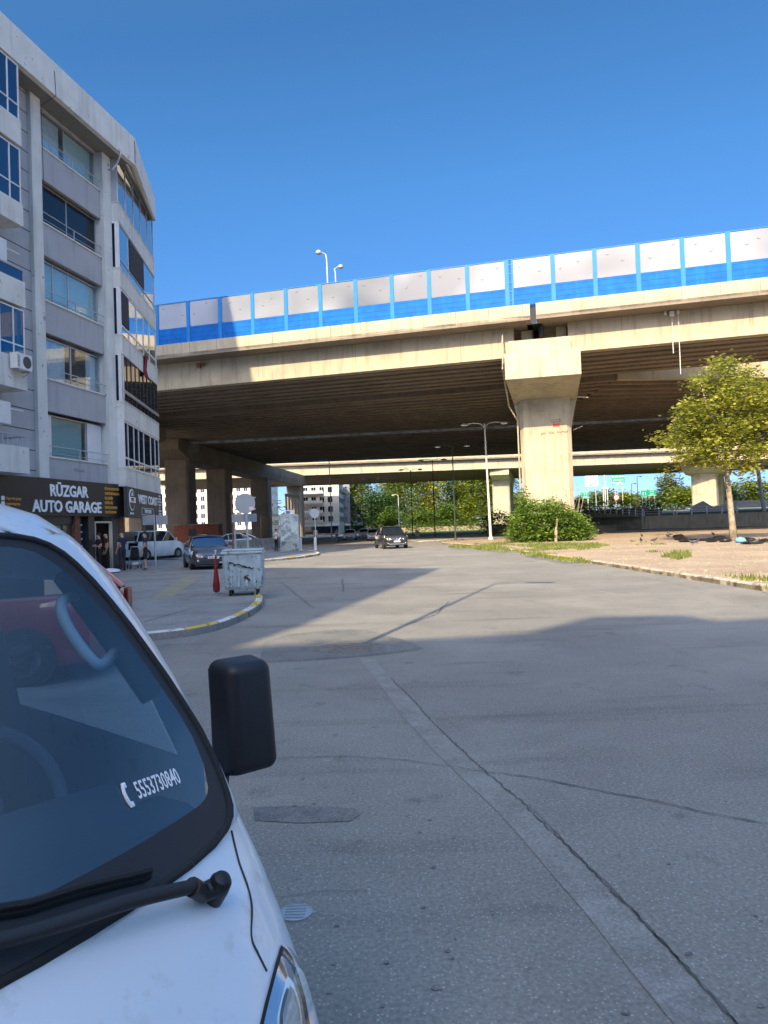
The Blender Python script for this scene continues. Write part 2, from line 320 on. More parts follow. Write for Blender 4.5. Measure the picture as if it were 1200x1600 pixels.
def ground_mat(name, base, tones, agg=None, bump=.5):
    """world-position ground: list of (colour, scale, lo, hi, stretch) noise patches over base, plus aggregate speckle"""
    m = bpy.data.materials.new(name); m.use_nodes = True; nt = m.node_tree; L = nt.links.new; b = nt.nodes['Principled BSDF']; b.inputs['Roughness'].default_value = .88; b.inputs['Specular IOR Level'].default_value = .35
    ge = nd(nt, 'ShaderNodeNewGeometry'); pos = ge.outputs['Position']; rgb = nd(nt, 'ShaderNodeRGB'); rgb.outputs[0].default_value = (*base, 1); out = rgb.outputs[0]
    for c, sc, lo, hi, st in tones:
        mp = nd(nt, 'ShaderNodeMapping'); mp.inputs['Scale'].default_value = st; L(pos, mp.inputs[0])
        n = nd(nt, 'ShaderNodeTexNoise'); n.inputs['Scale'].default_value = sc; n.inputs['Detail'].default_value = 8; n.inputs['Roughness'].default_value = .62; L(mp.outputs[0], n.inputs['Vector'])
        q = nd(nt, 'ShaderNodeMapRange'); q.inputs['From Min'].default_value = lo; q.inputs['From Max'].default_value = hi; L(n.outputs[0], q.inputs[0])
        k = nd(nt, 'ShaderNodeMix', data_type='RGBA'); L(q.outputs[0], k.inputs[0]); L(out, k.inputs[6]); k.inputs[7].default_value = (*c, 1); out = k.outputs[2]
    if agg:
        v = nd(nt, 'ShaderNodeTexVoronoi'); v.inputs['Scale'].default_value = agg[0]; L(pos, v.inputs['Vector'])
        q = nd(nt, 'ShaderNodeMapRange'); q.inputs['From Min'].default_value = .22; q.inputs['From Max'].default_value = .36; q.inputs['To Min'].default_value = 1; q.inputs['To Max'].default_value = 0; L(v.outputs['Distance'], q.inputs[0])
        cr = nd(nt, 'ShaderNodeSeparateColor'); L(v.outputs['Color'], cr.inputs[0])
        q2 = nd(nt, 'ShaderNodeMapRange'); q2.inputs['From Min'].default_value = .45; q2.inputs['From Max'].default_value = .9; q2.inputs['To Max'].default_value = .9; L(cr.outputs[0], q2.inputs[0])
        mu = nd(nt, 'ShaderNodeMath', operation='MULTIPLY'); L(q.outputs[0], mu.inputs[0]); L(q2.outputs[0], mu.inputs[1])
        k = nd(nt, 'ShaderNodeMix', data_type='RGBA'); L(mu.outputs[0], k.inputs[0]); L(out, k.inputs[6]); k.inputs[7].default_value = (*agg[1], 1); out = k.outputs[2]
        n = nd(nt, 'ShaderNodeTexNoise'); n.inputs['Scale'].default_value = agg[0] * .8; n.inputs['Detail'].default_value = 4; L(pos, n.inputs['Vector'])
        q = nd(nt, 'ShaderNodeMapRange'); q.inputs['From Min'].default_value = .3; q.inputs['From Max'].default_value = .7; q.inputs['To Min'].default_value = .78; q.inputs['To Max'].default_value = 1.22; L(n.outputs[0], q.inputs[0])
        sc = nd(nt, 'ShaderNodeVectorMath', operation='SCALE'); L(out, sc.inputs[0]); L(q.outputs[0], sc.inputs['Scale']); out = sc.outputs[0]
    L(out, b.inputs['Base Color'])
    n = nd(nt, 'ShaderNodeTexNoise'); n.inputs['Scale'].default_value = (agg[0] if agg else 12); n.inputs['Detail'].default_value = 5; L(pos, n.inputs['Vector'])
    bp = nd(nt, 'ShaderNodeBump'); bp.inputs['Strength'].default_value = bump; bp.inputs['Distance'].default_value = .012; L(n.outputs[0], bp.inputs['Height']); L(bp.outputs[0], b.inputs['Normal'])
    MATS[name] = m; return m
E1 = (1, 1, 1)
ground_mat('asphalt_patch', (.175, .168, .155), [((.21, .20, .185), .9, .45, .62, E1), ((.12, .122, .125), 2.2, .5, .66, E1)], (75, (.38, .37, .35)), .1)
ground_mat('seam_pale', (.265, .25, .225), [((.215, .203, .182), 1.6, .45, .6, E1), ((.32, .31, .29), 4, .5, .7, E1)], (75, (.42, .41, .38)), .15)
ground_mat('asphalt', (.225, .212, .19), [((.175, .165, .15), .16, .48, .6, (1, .35, 1)), ((.275, .26, .232), .28, .45, .62, E1), ((.19, .178, .16), .45, .52, .68, (1, .5, 1)), ((.125, .12, .11), 1.7, .60, .74, E1), ((.14, .135, .125), 5, .64, .74, E1), ((.15, .142, .13), .8, .55, .72, (.25, 1.5, 1)), ((.34, .315, .28), .9, .62, .78, (.5, 1.6, 1))], (62, (.43, .42, .39)), .12)
ground_mat('pavement', (.25, .245, .235), [((.19, .185, .18), .6, .45, .6, E1), ((.14, .135, .13), 1.5, .58, .7, E1), ((.32, .31, .29), .9, .6, .75, (1, .4, 1))], (45, (.36, .35, .32)), .3)
ground_mat('dirt', (.34, .25, .17), [((.42, .33, .235), .25, .42, .6, E1), ((.29, .205, .135), .7, .52, .7, (.35, 1, 1)), ((.47, .38, .28), 2.0, .6, .75, E1), ((.14, .125, .05), 1.1, .64, .74, E1)], (9, (.42, .35, .27)), 1.0)
ground_mat('turf', (.13, .20, .045), [((.20, .25, .07), .8, .45, .62, E1), ((.24, .19, .11), 1.3, .58, .7, E1)], (14, (.2, .23, .07)), 1.0)
ground_mat('far_land', (.20, .17, .12), [((.10, .13, .05), .03, .42, .56, E1), ((.30, .26, .20), .08, .55, .7, E1)], None, .3)
M = MATS

def text(body, size, parent, name, matn, M4, ext=.02, align='CENTER', bold=.0, sx=1.0):
    cu = bpy.data.curves.new(name, 'FONT'); cu.body = body; cu.size = size; cu.extrude = ext; cu.align_x = align; cu.align_y = 'CENTER'; cu.offset = bold; cu.resolution_u = 2
    t = bpy.data.objects.new(name, cu); COL.objects.link(t)
    dg = bpy.context.evaluated_depsgraph_get(); me = bpy.data.meshes.new_from_object(t.evaluated_get(dg))
    bpy.data.objects.remove(t); bpy.data.curves.remove(cu)
    me.transform(M4 @ Matrix.Diagonal((sx, 1, 1, 1))); me.materials.clear(); me.materials.append(M[matn]); me.name = name
    return link(name, me, parent)
def frame(o, xa, za):
    """matrix: text x axis -> xa, text y axis -> za, origin o"""
    xa = Vector(xa).normalized(); za = Vector(za).normalized(); n = xa.cross(za)
    return Matrix(((xa.x, za.x, n.x, o[0]), (xa.y, za.y, n.y, o[1]), (xa.z, za.z, n.z, o[2]), (0, 0, 0, 1)))
def shell(poly, seg=1): return poly
# ================================================================ the ground
def sheet(name, poly, z, m, depth=None, kind='structure'):
    b = MB(); b.prism(poly, z - (depth or .004), z) if depth else b.add([(p[0], p[1], z) for p in poly], [list(range(len(poly)))])
    o = b.build(name, M[m]); o['kind'] = kind
    return o
def gridsheet(name, x0, x1, y0, y1, n, zf, m):
    b = MB(); b.grid([[(x0 + (x1-x0)*i/n, y0 + (y1-y0)*j/n, zf(x0 + (x1-x0)*i/n, y0 + (y1-y0)*j/n)) for i in range(n+1)] for j in range(n+1)])
    o = b.build(name, M[m], smooth='all'); o['kind'] = 'structure'; return o
sheet('ground', [(-900, -300), (900, -300), (900, 1600), (-900, 1600)], -.05, 'far_land')
road = sheet('road', [(-90, -70), (95, -70), (95, 103.4), (12, 103.4), (12, 226), (-16, 226), (-16, 400), (-90, 400)], 0.0, 'asphalt')
kerbR = [(8.3, -30), (8.3, 8), (8.24, 16), (8.04, 23.4), (7.85, 30.4), (7.33, 42.7), (6.07, 59.2), (5.1, 66)]
lot = kerbR + [(6.0, 70), (9.5, 73.5), (19, 79), (30, 85.5), (46, 92), (90, 103)]
def smooth_line(P, n=5):
    out = []
    for i in range(len(P) - 1):
        p0 = P[max(i-1, 0)]; p1 = P[i]; p2 = P[i+1]; p3 = P[min(i+2, len(P)-1)]
        for k in range(n):
            t = k / n
            out.append(tuple(.5 * ((2*p1[j]) + (-p0[j]+p2[j])*t + (2*p0[j]-5*p1[j]+4*p2[j]-p3[j])*t*t + (-p0[j]+3*p1[j]-3*p2[j]+p3[j])*t**3) for j in range(2)))
    return out + [tuple(P[-1])]
lotline = smooth_line(lot, 4)
b = MB(); rnd = random.Random(3)
sheet('dirt_lot', lotline + [(90, -30)], .10, 'dirt', .1)
def kerb(name, line, wid, z1, stone=1.0, pattern=None, side=1, seed=1, gapz=0):
    """row of kerb stones with chamfered tops; materials 0 stone, 1 white, 2 yellow"""
    r = random.Random(seed); b = MB(); pts = [Vector((p[0], p[1], 0)) for p in line]; d = 0; k = 0
    L = [0]
    for i in range(1, len(pts)): L.append(L[-1] + (pts[i] - pts[i-1]).length)
    def at(s):
        for i in range(1, len(pts)):
            if s <= L[i] or i == len(pts) - 1:
                t = (s - L[i-1]) / max(L[i] - L[i-1], 1e-6); return pts[i-1].lerp(pts[i], t), (pts[i] - pts[i-1]).normalized()
    s = 0
    while s < L[-1] - .1:
        e = min(s + stone, L[-1]); mi = pattern(s, k, r) if pattern else 0
        hh = z1 + r.uniform(-.012, .012); sub = max(1, int((e - s) / .3)); g = .012
        rows = []
        for q in range(sub + 1):
            p, dr = at(min(max(s + g + (e - s - 2*g) * q / sub, 0), L[-1])); n = Vector((-dr.y, dr.x, 0)) * side
            rows.append([p + Vector((0, 0, -.05)), p + Vector((0, 0, hh - .03)), p + n * .03 + Vector((0, 0, hh)), p + n * wid + Vector((0, 0, hh)), p + n * wid + Vector((0, 0, -.05))])
        b.grid(rows, mi); b.add(rows[0], [(0, 1, 2, 3, 4)], mi); b.add(rows[-1], [(4, 3, 2, 1, 0)], mi)
        s = e; k += 1
    o = b.build(name, [M['kerb_stone'], M['kerb_white'], M['kerb_yellow']]); o['kind'] = 'structure'; return o
kerb('kerb', lotline[4:33], .16, .14, .95, lambda s, k, r: (2 if k % 3 == 1 and s > 14 and r.random() < .8 else (2 if r.random() < .06 else 0)), side=-1, seed=4)
swk = [(-26, -2), (-12, 7.4), (-6, 10.6), (-3.69, 11.9), (-3.1, 12.5), (-2.82, 13.6), (-2.74, 15.7), (-2.95, 17.6), (-3.3, 19.0)]
swl = smooth_line(swk, 5)
sheet('sidewalk', swl + [(-4.2, 22), (-5.6, 27), (-7.2, 33.5), (-8.0, 38.5), (-9.5, 43), (-16, 47), (-34, 50), (-34, -2)], .12, 'pavement', .12)
kerb('kerb', swl[5:], .17, .135, .9, lambda s, k, r: (1, 2)[k % 2] if k > 6 else (2, 1)[r.random() < .4], side=1, seed=2)
is2 = [(-9.2, 38.4), (-8.2, 38.2), (-5.35, 42.6), (-4.4, 46.9), (-4.35, 48.6), (-4.9, 52.5), (-6.3, 57), (-8.6, 62), (-9.6, 80), (-10, 110)]
is2l = smooth_line(is2, 5)
sheet('sidewalk', is2l + [(-10, 140), (-60, 140), (-60, 47), (-14, 48.2)], .12, 'pavement', .12)
kerb('kerb', is2l[3:34], .2, .14, .9, lambda s, k, r: 2 if k % 3 == 0 else 1, side=1, seed=9)
parkl = smooth_line([(40, 96), (20, 88), (9, 79.5), (5.2, 77), (3.6, 76.8), (2.6, 80), (.3, 100), (-.4, 112), (-.9, 150), (-1, 226)], 4)
sheet('sidewalk', parkl + [(3.5, 226), (3.5, 112), (12, 110), (12, 103.4), (41, 103.4)], .11, 'pavement', .11)
kerb('kerb', parkl[8:], .16, .13, 1.0, None, side=-1, seed=5)
sheet('park_lawn', [(3.5, 112), (12, 110), (30, 110), (46, 118), (50, 300), (3.5, 300)], .13, 'turf', .13)
# raised land behind the retaining wall on the right
def tz(x, y): return min(1.85 + max(0, (y - 104)) * .018, 3.4)
gridsheet('terrace', 31.5, 330, 104.2, 330, 40, lambda x, y: tz(x, y), 'turf')
b = MB(); b.grid([[(x, y, tz(x, y) + .03) for x in (30, 60, 110, 200, 330)] for y in (131, 150, 175, 196)]); o = b.build('far_road', M['asphalt']); o['kind'] = 'structure'
gridsheet('hills', -700, 900, 420, 900, 50, lambda x, y: -1 + 22 * max(0, noise.noise(Vector((x * .006, y * .006, 3))) + .15) * min(1, (y - 420) / 160), 'far_land')
# grass verge patches and blades on the lot
g1 = [gnd(x, y, .1) for x, y in ((700, 855.5), (745, 850), (800, 848), (880, 849), (960, 851), (935, 857), (870, 861), (820, 868), (770, 861), (730, 858))]
g2 = [gnd(x, y, .1) for x, y in ((1085, 907), (1130, 900), (1215, 905), (1300, 915), (1300, 935), (1150, 914))]
g3 = [gnd(x, y, .1) for x, y in ((1033, 871), (1050, 866), (1075, 866), (1082, 871), (1060, 875))]
g4 = [gnd(x, y, .1) for x, y in ((815, 866), (870, 866), (930, 879), (900, 881), (860, 874))]
gfun = MB()
def inpoly(p, poly):
    c = False; n = len(poly)
    for i in range(n):
        a, b_ = poly[i], poly[i-1]
        if (a[1] > p[1]) != (b_[1] > p[1]) and p[0] < (b_[0]-a[0]) * (p[1]-a[1]) / (b_[1]-a[1]) + a[0]: c = not c
    return c
def blades(poly, dens, h, seed):
    r = random.Random(seed); xs = [p[0] for p in poly]; ys = [p[1] for p in poly]
    A = (max(xs)-min(xs)) * (max(ys)-min(ys))
    for _ in range(int(A * dens)):
        x, y = r.uniform(min(xs), max(xs)), r.uniform(min(ys), max(ys))
        if not inpoly((x, y), poly): continue
        k = noise.noise(Vector((x * .55, y * .35, seed)))
        if k < -.05 + r.uniform(-.15, .15): continue
        hh = h * r.uniform(.4, 1.1) * (1 + k); a = r.uniform(0, 2*pi); wd = .02 + .02 * r.random(); lx, ly = r.uniform(-.4, .4) * hh, r.uniform(-.4, .4) * hh
        gfun.add([(x - cos(a)*wd, y - sin(a)*wd, .1), (x + cos(a)*wd, y + sin(a)*wd, .1), (x + lx, y + ly, .1 + hh)], [(0, 1, 2)])
blades(g1, 70, .16, 1); blades(g2, 160, .15, 2); blades(g3, 130, .26, 3); blades(g4, 130, .14, 4)
for s_ in range(30):
    r = random.Random(50 + s_); px = r.uniform(8.4, 34); py = r.uniform(13, 72)
    blades([(px, py), (px + r.uniform(.3, 1.1), py), (px + .8, py + r.uniform(.3, 1.2)), (px, py + .8)], 150, .12, s_ + 60)
o = gfun.build('weeds', M['grass_blade'], fix=False); tag(o, kind='stuff')
b = MB(); r = random.Random(8)
for _ in range(2600):
    y = 12 + 70 * r.random() ** 1.4; x = r.uniform(8.3, 8.3 + .7 * y); q = r.uniform(.012, .05)
    if not inpoly((x, y), lotline + [(90, -30)]): continue
    b.box((x, y, .1 + q * .3), (q * 1.4, q, q * .8), r.uniform(0, 3), taper=.6)
tag(b.build('pebbles', M['pebble'], fix=False), kind='stuff')

# road marks, seams, patches (thin sheets 4 mm above the asphalt)
def ribbon(mb, pts, w, jit=.3, z=.005, seed=0, seg=.12):
    r = random.Random(seed); P = []
    for i in range(len(pts) - 1):
        a, c = Vector(pts[i]), Vector(pts[i+1]); n = max(1, int((c - a).length / seg))
        P += [a.lerp(c, k / n) for k in range(n)]
    P.append(Vector(pts[-1])); vs = []
    for i, p in enumerate(P):
        d = (P[min(i+1, len(P)-1)] - P[max(i-1, 0)]); d.z = 0; d.normalize(); n = Vector((-d.y, d.x, 0))
        off = n * r.uniform(-jit, jit) * w + n * w * 2 * noise.noise(p * .8 + Vector((seed, 0, 0)))
        ww = w * r.uniform(.4, 1.2) * .5
        vs += [Vector((p.x, p.y, z)) + off + n * ww, Vector((p.x, p.y, z)) + off - n * ww]
    mb.add(vs, [(2*i, 2*i+1, 2*i+3, 2*i+2) for i in range(len(P)-1)])
G = lambda *q: [gnd(x, y) for x, y in q]
b = MB(); seam = G((572, 1028), (600, 1062), (650, 1120), (700, 1172), (745, 1215), (800, 1262), (850, 1316), (900, 1370), (952, 1428), (1005, 1490), (1100, 1600), (1150, 1660))
vs = []; 
for i, p in enumerate(seam):
    d = (seam[min(i+1, len(seam)-1)] - seam[max(i-1, 0)]).normalized(); n = Vector((-d.y, d.x, 0)); w_ = .10 + .03 * noise.noise(p * 2)
    vs += [Vector((p.x, p.y, .004)) + n * w_, Vector((p.x, p.y, .004)) - n * w_]
b.add(vs, [(2*i, 2*i+1, 2*i+3, 2*i+2) for i in range(len(seam)-1)])
b.build('patch_seam', M['seam_pale'], road)
b = MB(); ribbon(b, [p + Vector((.09, .05, 0)) for p in seam[1:]], .012, .8, .009, 1, .03)
ribbon(b, [p + Vector((.10, .02, 0)) for p in seam[5:]], .006, 1.5, .009, 2, .05)
ribbon(b, G((740, 1205), (830, 1216), (930, 1235), (1020, 1252), (1120, 1275), (1230, 1296)), .011, .8, .009, 3, .04)
ribbon(b, G((420, 1185), (540, 1183), (640, 1190), (735, 1203)), .009, 1, .009, 4, .05)
ribbon(b, G((640, 975), (680, 960), (702, 940)), .03, .9, .009, 6, .06); ribbon(b, G((440, 910), (470, 935), (490, 950)), .02, 1, .009, 7, .06)
ribbon(b, G((535, 905), (537, 925)), .03, 1, .009, 8, .06)

b.build('crack', M['seam_tar'], road)
b = MB(); pt = G((405, 1036), (412, 1004), (452, 991), (520, 984), (575, 984), (640, 1003), (662, 1014), (598, 1023), (500, 1031))
b.add([(p.x, p.y, .0045) for p in pt], [list(range(len(pt)))])
for pl in (((395, 1262), (480, 1260), (555, 1264), (564, 1272), (548, 1284), (470, 1287), (398, 1283)),):
    b.add([(p.x, p.y, .0045) for p in G(*pl)], [list(range(len(pl)))])
r = random.Random(12)
for x, y in [(r.uniform(380, 1200), 1100 + 500 * r.random()) for _ in range(40)] + [(598, 1573), (690, 1548), (845, 1568), (1076, 1492), (1068, 1118), (490, 1252), (460, 1260), (705, 1498), (712, 1468), (680, 1545), (1190, 1440)]:
    c = gnd(x, y); k = 7; q = r.uniform(.003, .016)
    b.add([(c.x + cos(2*pi*i/k) * q * r.uniform(.6, 1.5), c.y + sin(2*pi*i/k) * q * r.uniform(.6, 1.3), .0045) for i in range(k)], [list(range(k))])
b.build('tar_patch', M['asphalt_patch'], road)
b = MB()
for ln, w_ in ((((430, 1003), (760, 868)), 0), (((520, 868), (900, 892)), .05), (((700, 890), (980, 930)), .04), (((415, 950), (640, 905)), .03)):
    if w_: ribbon(b, G(*ln), w_, .3, .0045, 30 + int(ln[0][0]), .3)
b.build('worn_marking', M['chalk'], road)
b = MB(); r = random.Random(91)
for k in range(2):     # faint hairline cracks
    px, py = r.uniform(430, 1190), 900 + 620 * r.random() ** 1.3; a = gnd(px, py); an = r.uniform(0, pi); pts = [a]
    for q in range(r.randint(2, 5)): an += r.uniform(-.6, .6); pts.append(pts[-1] + Vector((cos(an), sin(an), 0)) * r.uniform(.1, .35) * (1 + a.y * .08))
    ribbon(b, pts, .0026 + a.y * .0004, 1.8, .0088, 200 + k, .04)
b.build('crack', M['seam_tar'], road)
# stop line arcs and tactile strip on the sidewalk
b = MB(); q = [gnd(x, y, .12) for x, y in ((283, 903), (318, 898), (262, 938), (236, 936))]
b.add([(p.x, p.y, .1245) for p in q], [(0, 1, 2, 3)])
tag(b.build('tactile_strip', mat('tactile', (.27, .25, .17), .85, var=.15, bump=.6, bscale=30)), kind='structure')
b = MB()
for ln in (((225, 972), (300, 950), (400, 948)), ((215, 935), (355, 936))): ribbon(b, [gnd(x, y, .12) for x, y in ln], .03, .1, .1245, 40, .5)
tag(b.build('pavement_joint', M['seam_tar']), kind='structure')
# manhole and valve covers
def cover(name, lab, c, r_, sy=1):
    b = MB(); b.lathe([(r_, .001), (r_, .008), (r_ * .93, .010), (r_ * .92, .006), (r_ * .1, .007)], (c.x, c.y, 0), 28)
    for k in range(5): b.box((c.x, c.y + (k-2) * r_ * .33, .0085), (r_ * 1.2, r_ * .08, .006))
    return tag(b.build(name, M['iron_cover'] if r_ > .2 else M['galv']), lab, 'manhole cover')
cover('manhole_cover', 'wide round manhole cover set in a dark asphalt patch', gnd(548, 1012), .50)
cover('valve_cover', 'small round metal valve cover in the road beside the white truck headlight', gnd(462, 1427), .075)

# ================================================================ buildings
KX = (-12.6, 35, 0); a12 = radians(12)
apt = thing('apartment_building', 'grey and white apartment block of five floors above the black shop signs', 'building', KX, radians(-102))
Wapt = Matrix.Translation(KX) @ Matrix.Rotation(radians(-102), 4, 'Z')
d2 = Vector((.0906, -.9959, 0)); n2 = Vector((.9959, .0906, 0))
F2w = Matrix(((d2.x, n2.x, 0, -12.15), (d2.y, n2.y, 0, 34.8), (0, 0, 1, 0), (0, 0, 0, 1)))
F2 = Wapt.inverted() @ F2w
SILL = [5.08, 8.30, 11.54, 14.76, 17.92]
def part(name, mb, m, parent=apt, **k): return mb.build(name, M[m] if isinstance(m, str) else [M[q] for q in m], parent, **k)
b = MB(); b.b2(-.1, 30, -14, -1.7, 4.1, 20.2); b.b2(11.6, 30, -1.7, 0, 4.1, 20.2)
b.b2(0.0, 30, -14, -6.5, .1, 4.1)
for z in (4.05, 7.2, 10.4, 13.6, 16.8, 19.75): b.b2(-.1, 11.6, -1.7, -.14, z - .1, z + .06)
part('wall', b, 'stucco_grey')
b = MB()
for x0, x1 in ((5.22, 5.82), (.12, .86), (11.2, 11.6)):
    b.b2(x0, x1, -1.6, .16, 4.15, 20.3)
part('column', b, 'stucco_white')
for k, s in enumerate(SILL):
    b = MB(); z0 = 4.15 if k == 0 else s - 1.36
    b.b2(.87, 5.21, -.14, 0, z0, s - .06, 0); b.b2(.86, 5.22, -.14, .05, s - .06, s, 1)
    part('spandrel', b, ('stucco_grey', 'stucco_white'))
def window(x0, x1, z0, z1, y, mull, back, MM=None, curt='curtain', cr=None, fm='frame_alu', gm='glass_window', transom=None, fw=.05):
    """framed window: frame part with pane and curtain sub-parts"""
    f = MB(MM); f.b2(x0, x1, y - .06, y, z0, z0 + fw); f.b2(x0, x1, y - .06, y, z1 - fw, z1)
    for x in [x0] + list(mull) + [x1]:
        xx = min(max(x, x0 + fw / 2), x1 - fw / 2); f.b2(xx - fw/2, xx + fw/2, y - .055, y + .005, z0 + fw, z1 - fw)
    if transom:
        f.b2(x0 + fw, x1 - fw, y - .05, y + .003, transom - fw/2, transom + fw/2)
    fo = part('window', f, fm)
    g = MB(MM); g.b2(x0 + .02, x1 - .02, y - .035, y - .025, z0 + .02, z1 - .02); g.build('pane', M[gm], fo)
    if cr:
        c = MB(MM)
        for (a, e, mt) in cr:
            n = max(4, int(abs(e - a) / .07)) if mt == 'curtain' else 1
            rows = [[(a + (e-a)*i/n, y - .16 + (.03 * (i % 2) if mt == 'curtain' else 0), z) for i in range(n+1)] for z in (z0 + .05, z1 - .05)]
            c.grid(rows)
        c.build('curtain', M[cr[0][2]], fo)
    return fo
wcfg = [([2.05, 4.45], [(2.15, 4.3, 'blind_green')]), ([3.0], [(.95, 1.7, 'curtain'), (3.2, 5.1, 'curtain')]), ([3.05, 4.1], [(.95, 5.1, 'blind_pale')]), ([3.05], [(.95, 1.35, 'curtain')]), ([3.1], [(.95, 2.9, 'blind_pale')])]
for k, s in enumerate(SILL):
    mu, cr = wcfg[k]
    window(.87, 5.21, s + .02, s + 1.78, -.28, mu, 0, cr=cr, gm='glass_window' if k != 3 else 'glass_dark')
    if k == 0:
        [part('shutter', MB().b2(x_, x1_, -.27, -.24, s + .04, s + 1.74), 'frame_white') for x_, x1_ in ((.9, 2.0), (4.5, 5.18))]
    if k == 4:
        b = MB()
        rows = [[(3.25 + 1.9 * i / 26, -.44 + .035 * (i % 2), z) for i in range(27)] for z in (s + .06, s + 1.7)]; b.grid(rows); part('curtain', b, 'curtain')
    b = MB(); b.tube([(5.15, .02, s + .42), (.75, .02, s + .42)], .022, 6); b.b2(2.95, 3.0, 0, .04, s, s + .42); b.tube([(5.15, .02, s + .12), (.86, .02, s + .12)], .012, 5)
    part('window_rail', b, 'galv')
b = MB(); b.b2(.87, 5.21, -1.6, -1.55, 4.3, 19.7); part('room_back', b, 'interior_dark')
for xb in (12.4, 17.4, 22.4):
    for s in SILL: window(xb, xb + 3.6, s + .02, s + 1.7, .05, [xb + 1.8], 0, fm='frame_white', gm='glass_dark')
# tiled strips
b = MB(); b.b2(5.83, 11.19, -.1, 0, 4.15, 20.2, 0); b.b2(-.08, .11, -1.6, -.02, 4.15, 20.2, 0)
for k in range(20):
    z = 4.4 + k * .8
    b.b2(5.83, 7.9, 0, .004, z, z + .035, 1); b.b2(-.08, .11, -.02, -.016, z, z + .03, 1)
part('tiled_wall', b, ('tile_grey', 'joint_dark'))
# left stack of balconies
def balc(z0, z1):
    b = MB(); b.b2(7.62, 11.1, .01, 1.1, z0, z1); return b
BB = [(4.12, 5.1), (7.22, 8.35), (10.32, 11.28), (13.38, 14.2), (16.42, 17.38)]
for z0, z1 in BB:
    part('balcony', balc(z0, z1), 'stucco_white')
b = MB()
for z0, z1 in BB: b.b2(8.4, 10.6, -.02, .005, z1 + .1, z1 + 1.9)
part('balcony_door', b, 'glass_dark')
for (z0, z1, tr) in ((17.38, 19.5, 17.95), (14.2, 16.3, 14.85), (8.35, 10.22, 8.85)):
    window(7.66, 11.06, z0, z1, 1.06, [8.25, 8.95, 9.65, 10.35], 0, fm='frame_white', gm='glass_blue', transom=tr)
    b = MB(); b.b2(7.66, 7.72, .1, 1.0, z0 + .03, z1 - .03); part('side_pane', b, 'glass_blue')
b = MB(); b.tube([(7.68, .1, 11.72), (7.68, 1.06, 11.72), (11.0, 1.06, 11.72)], .03, 6); part('balcony_rail', b, 'galv')
b = MB(); b.b2(7.68, 11.0, 1.03, 1.045, 11.3, 11.7); part('rail_glass', b, 'glass_blue')
b = MB(); b.tube([(7.68, .1, 5.5), (7.68, 1.06, 5.5), (11.0, 1.06, 5.5)], .035, 6)
for k in range(14): b.tube([(7.7 + k * .25, 1.06, 5.1), (7.7 + k * .25, 1.06, 5.5)], .018, 5)
part('balcony_rail', b, 'frame_alu')
# roof parapet and soffit
b = MB(); b.b2(-.75, 12, .72, .95, 19.72, 21.08); b.b2(-.75, 12, -14, .72, 20.3, 20.5)
part('roof_parapet', b, 'stucco_white')
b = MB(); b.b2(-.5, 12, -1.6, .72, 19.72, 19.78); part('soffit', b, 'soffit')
WI = Wapt.inverted(); e0 = WI @ (F2w @ Vector((-7.78, .14, 0))); e1 = WI @ (F2w @ Vector((-7.78, -.06, 0))); e2 = WI @ (F2w @ Vector((-7.78, -9, 0)))
b = MB(); b.hull_poly([(-.753, .95, 19.72), (-.753, .95, 21.08), (-.753, .75, 21.08), (-.753, .75, 19.72)], [(e0.x, e0.y, 20.0), (e0.x, e0.y, 21.3), (e1.x, e1.y, 21.3), (e1.x, e1.y, 20.0)]); b.prism([(e1.x, e1.y), (e2.x, e2.y), (e2.x + .2, e2.y), (e1.x + .2, e1.y - .1)], 20.02, 21.2); part('roof_parapet', b, 'stucco_white')
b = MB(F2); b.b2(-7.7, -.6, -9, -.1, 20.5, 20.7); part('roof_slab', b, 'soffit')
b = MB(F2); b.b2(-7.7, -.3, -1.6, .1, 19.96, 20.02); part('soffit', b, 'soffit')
b = MB(F2); b.tube([(0.05, .45, 19.85), (-7.4, .12, 19.9)], .10, 8); part('rolled_awning', b, 'tile_grey')
b = MB(F2); b.tube([(.5, .3, 19.9), (.62, .32, 19.6), (.5, .1, 19.2), (.6, -.1, 18.9), (.55, -.3, 18.9)], .045, 6); part('hose', b, 'frame_alu')
b = MB(); b.tube([(5.35, .96, 20.7), (5.3, .97, 19.7), (5.2, .2, 19.5), (5.15, .18, 16)], .012, 5); b.tube([(-.7, .96, 20.9), (-.68, .97, 19.8)], .015, 5); part('cable', b, 'joint_dark')
# second face: wing wall, balcony boxes and their glazing
b = MB(F2); b.b2(-7.8, -.05, -9, -1.6, 4.05, 20.2)
for z in (4.03, 7.17, 10.33, 13.53, 16.68): b.b2(-7.75, -.05, -1.6, -.45, z, z + .1)
part('wall', b, 'stucco_grey')
b = MB(F2); b.b2(-.04, .03, -1.6, -.42, 4.05, 19.9, 0)
for k in range(20): b.b2(.03, .034, -1.6, -.42, 4.3 + k * .8, 4.33 + k * .8, 1)
part('tiled_wall', b, ('tile_grey', 'joint_dark'))
BX = [(4.05, 4.9), (7.19, 8.05), (10.35, 11.23), (13.55, 14.45), (16.7, 17.6)]
for z0, z1 in BX:
    b = MB(F2); b.b2(-7.73, 0, -.4, 0, z0, z1); b.b2(-7.76, .03, -.4, .03, z1, z1 + .04); part('balcony', b, 'stucco_white')
x7 = -7.7
def glz(z0, z1, mu, gm, fm, tr=None, fw=.06): window(x7, -.03, z0 + .04, z1, -.03, mu, 0, MM=F2, gm=gm, fm=fm, transom=tr, fw=fw)
glz(4.9, 7.19, [-.75, -1.9, -2.9, -4.0, -5.6, -6.7], 'glass_dark', 'frame_white', 5.42, .09)
glz(8.05, 10.35, [x7 + k * .85 for k in range(1, 9)], 'glass_dark', 'frame_dark', 8.62, .05)
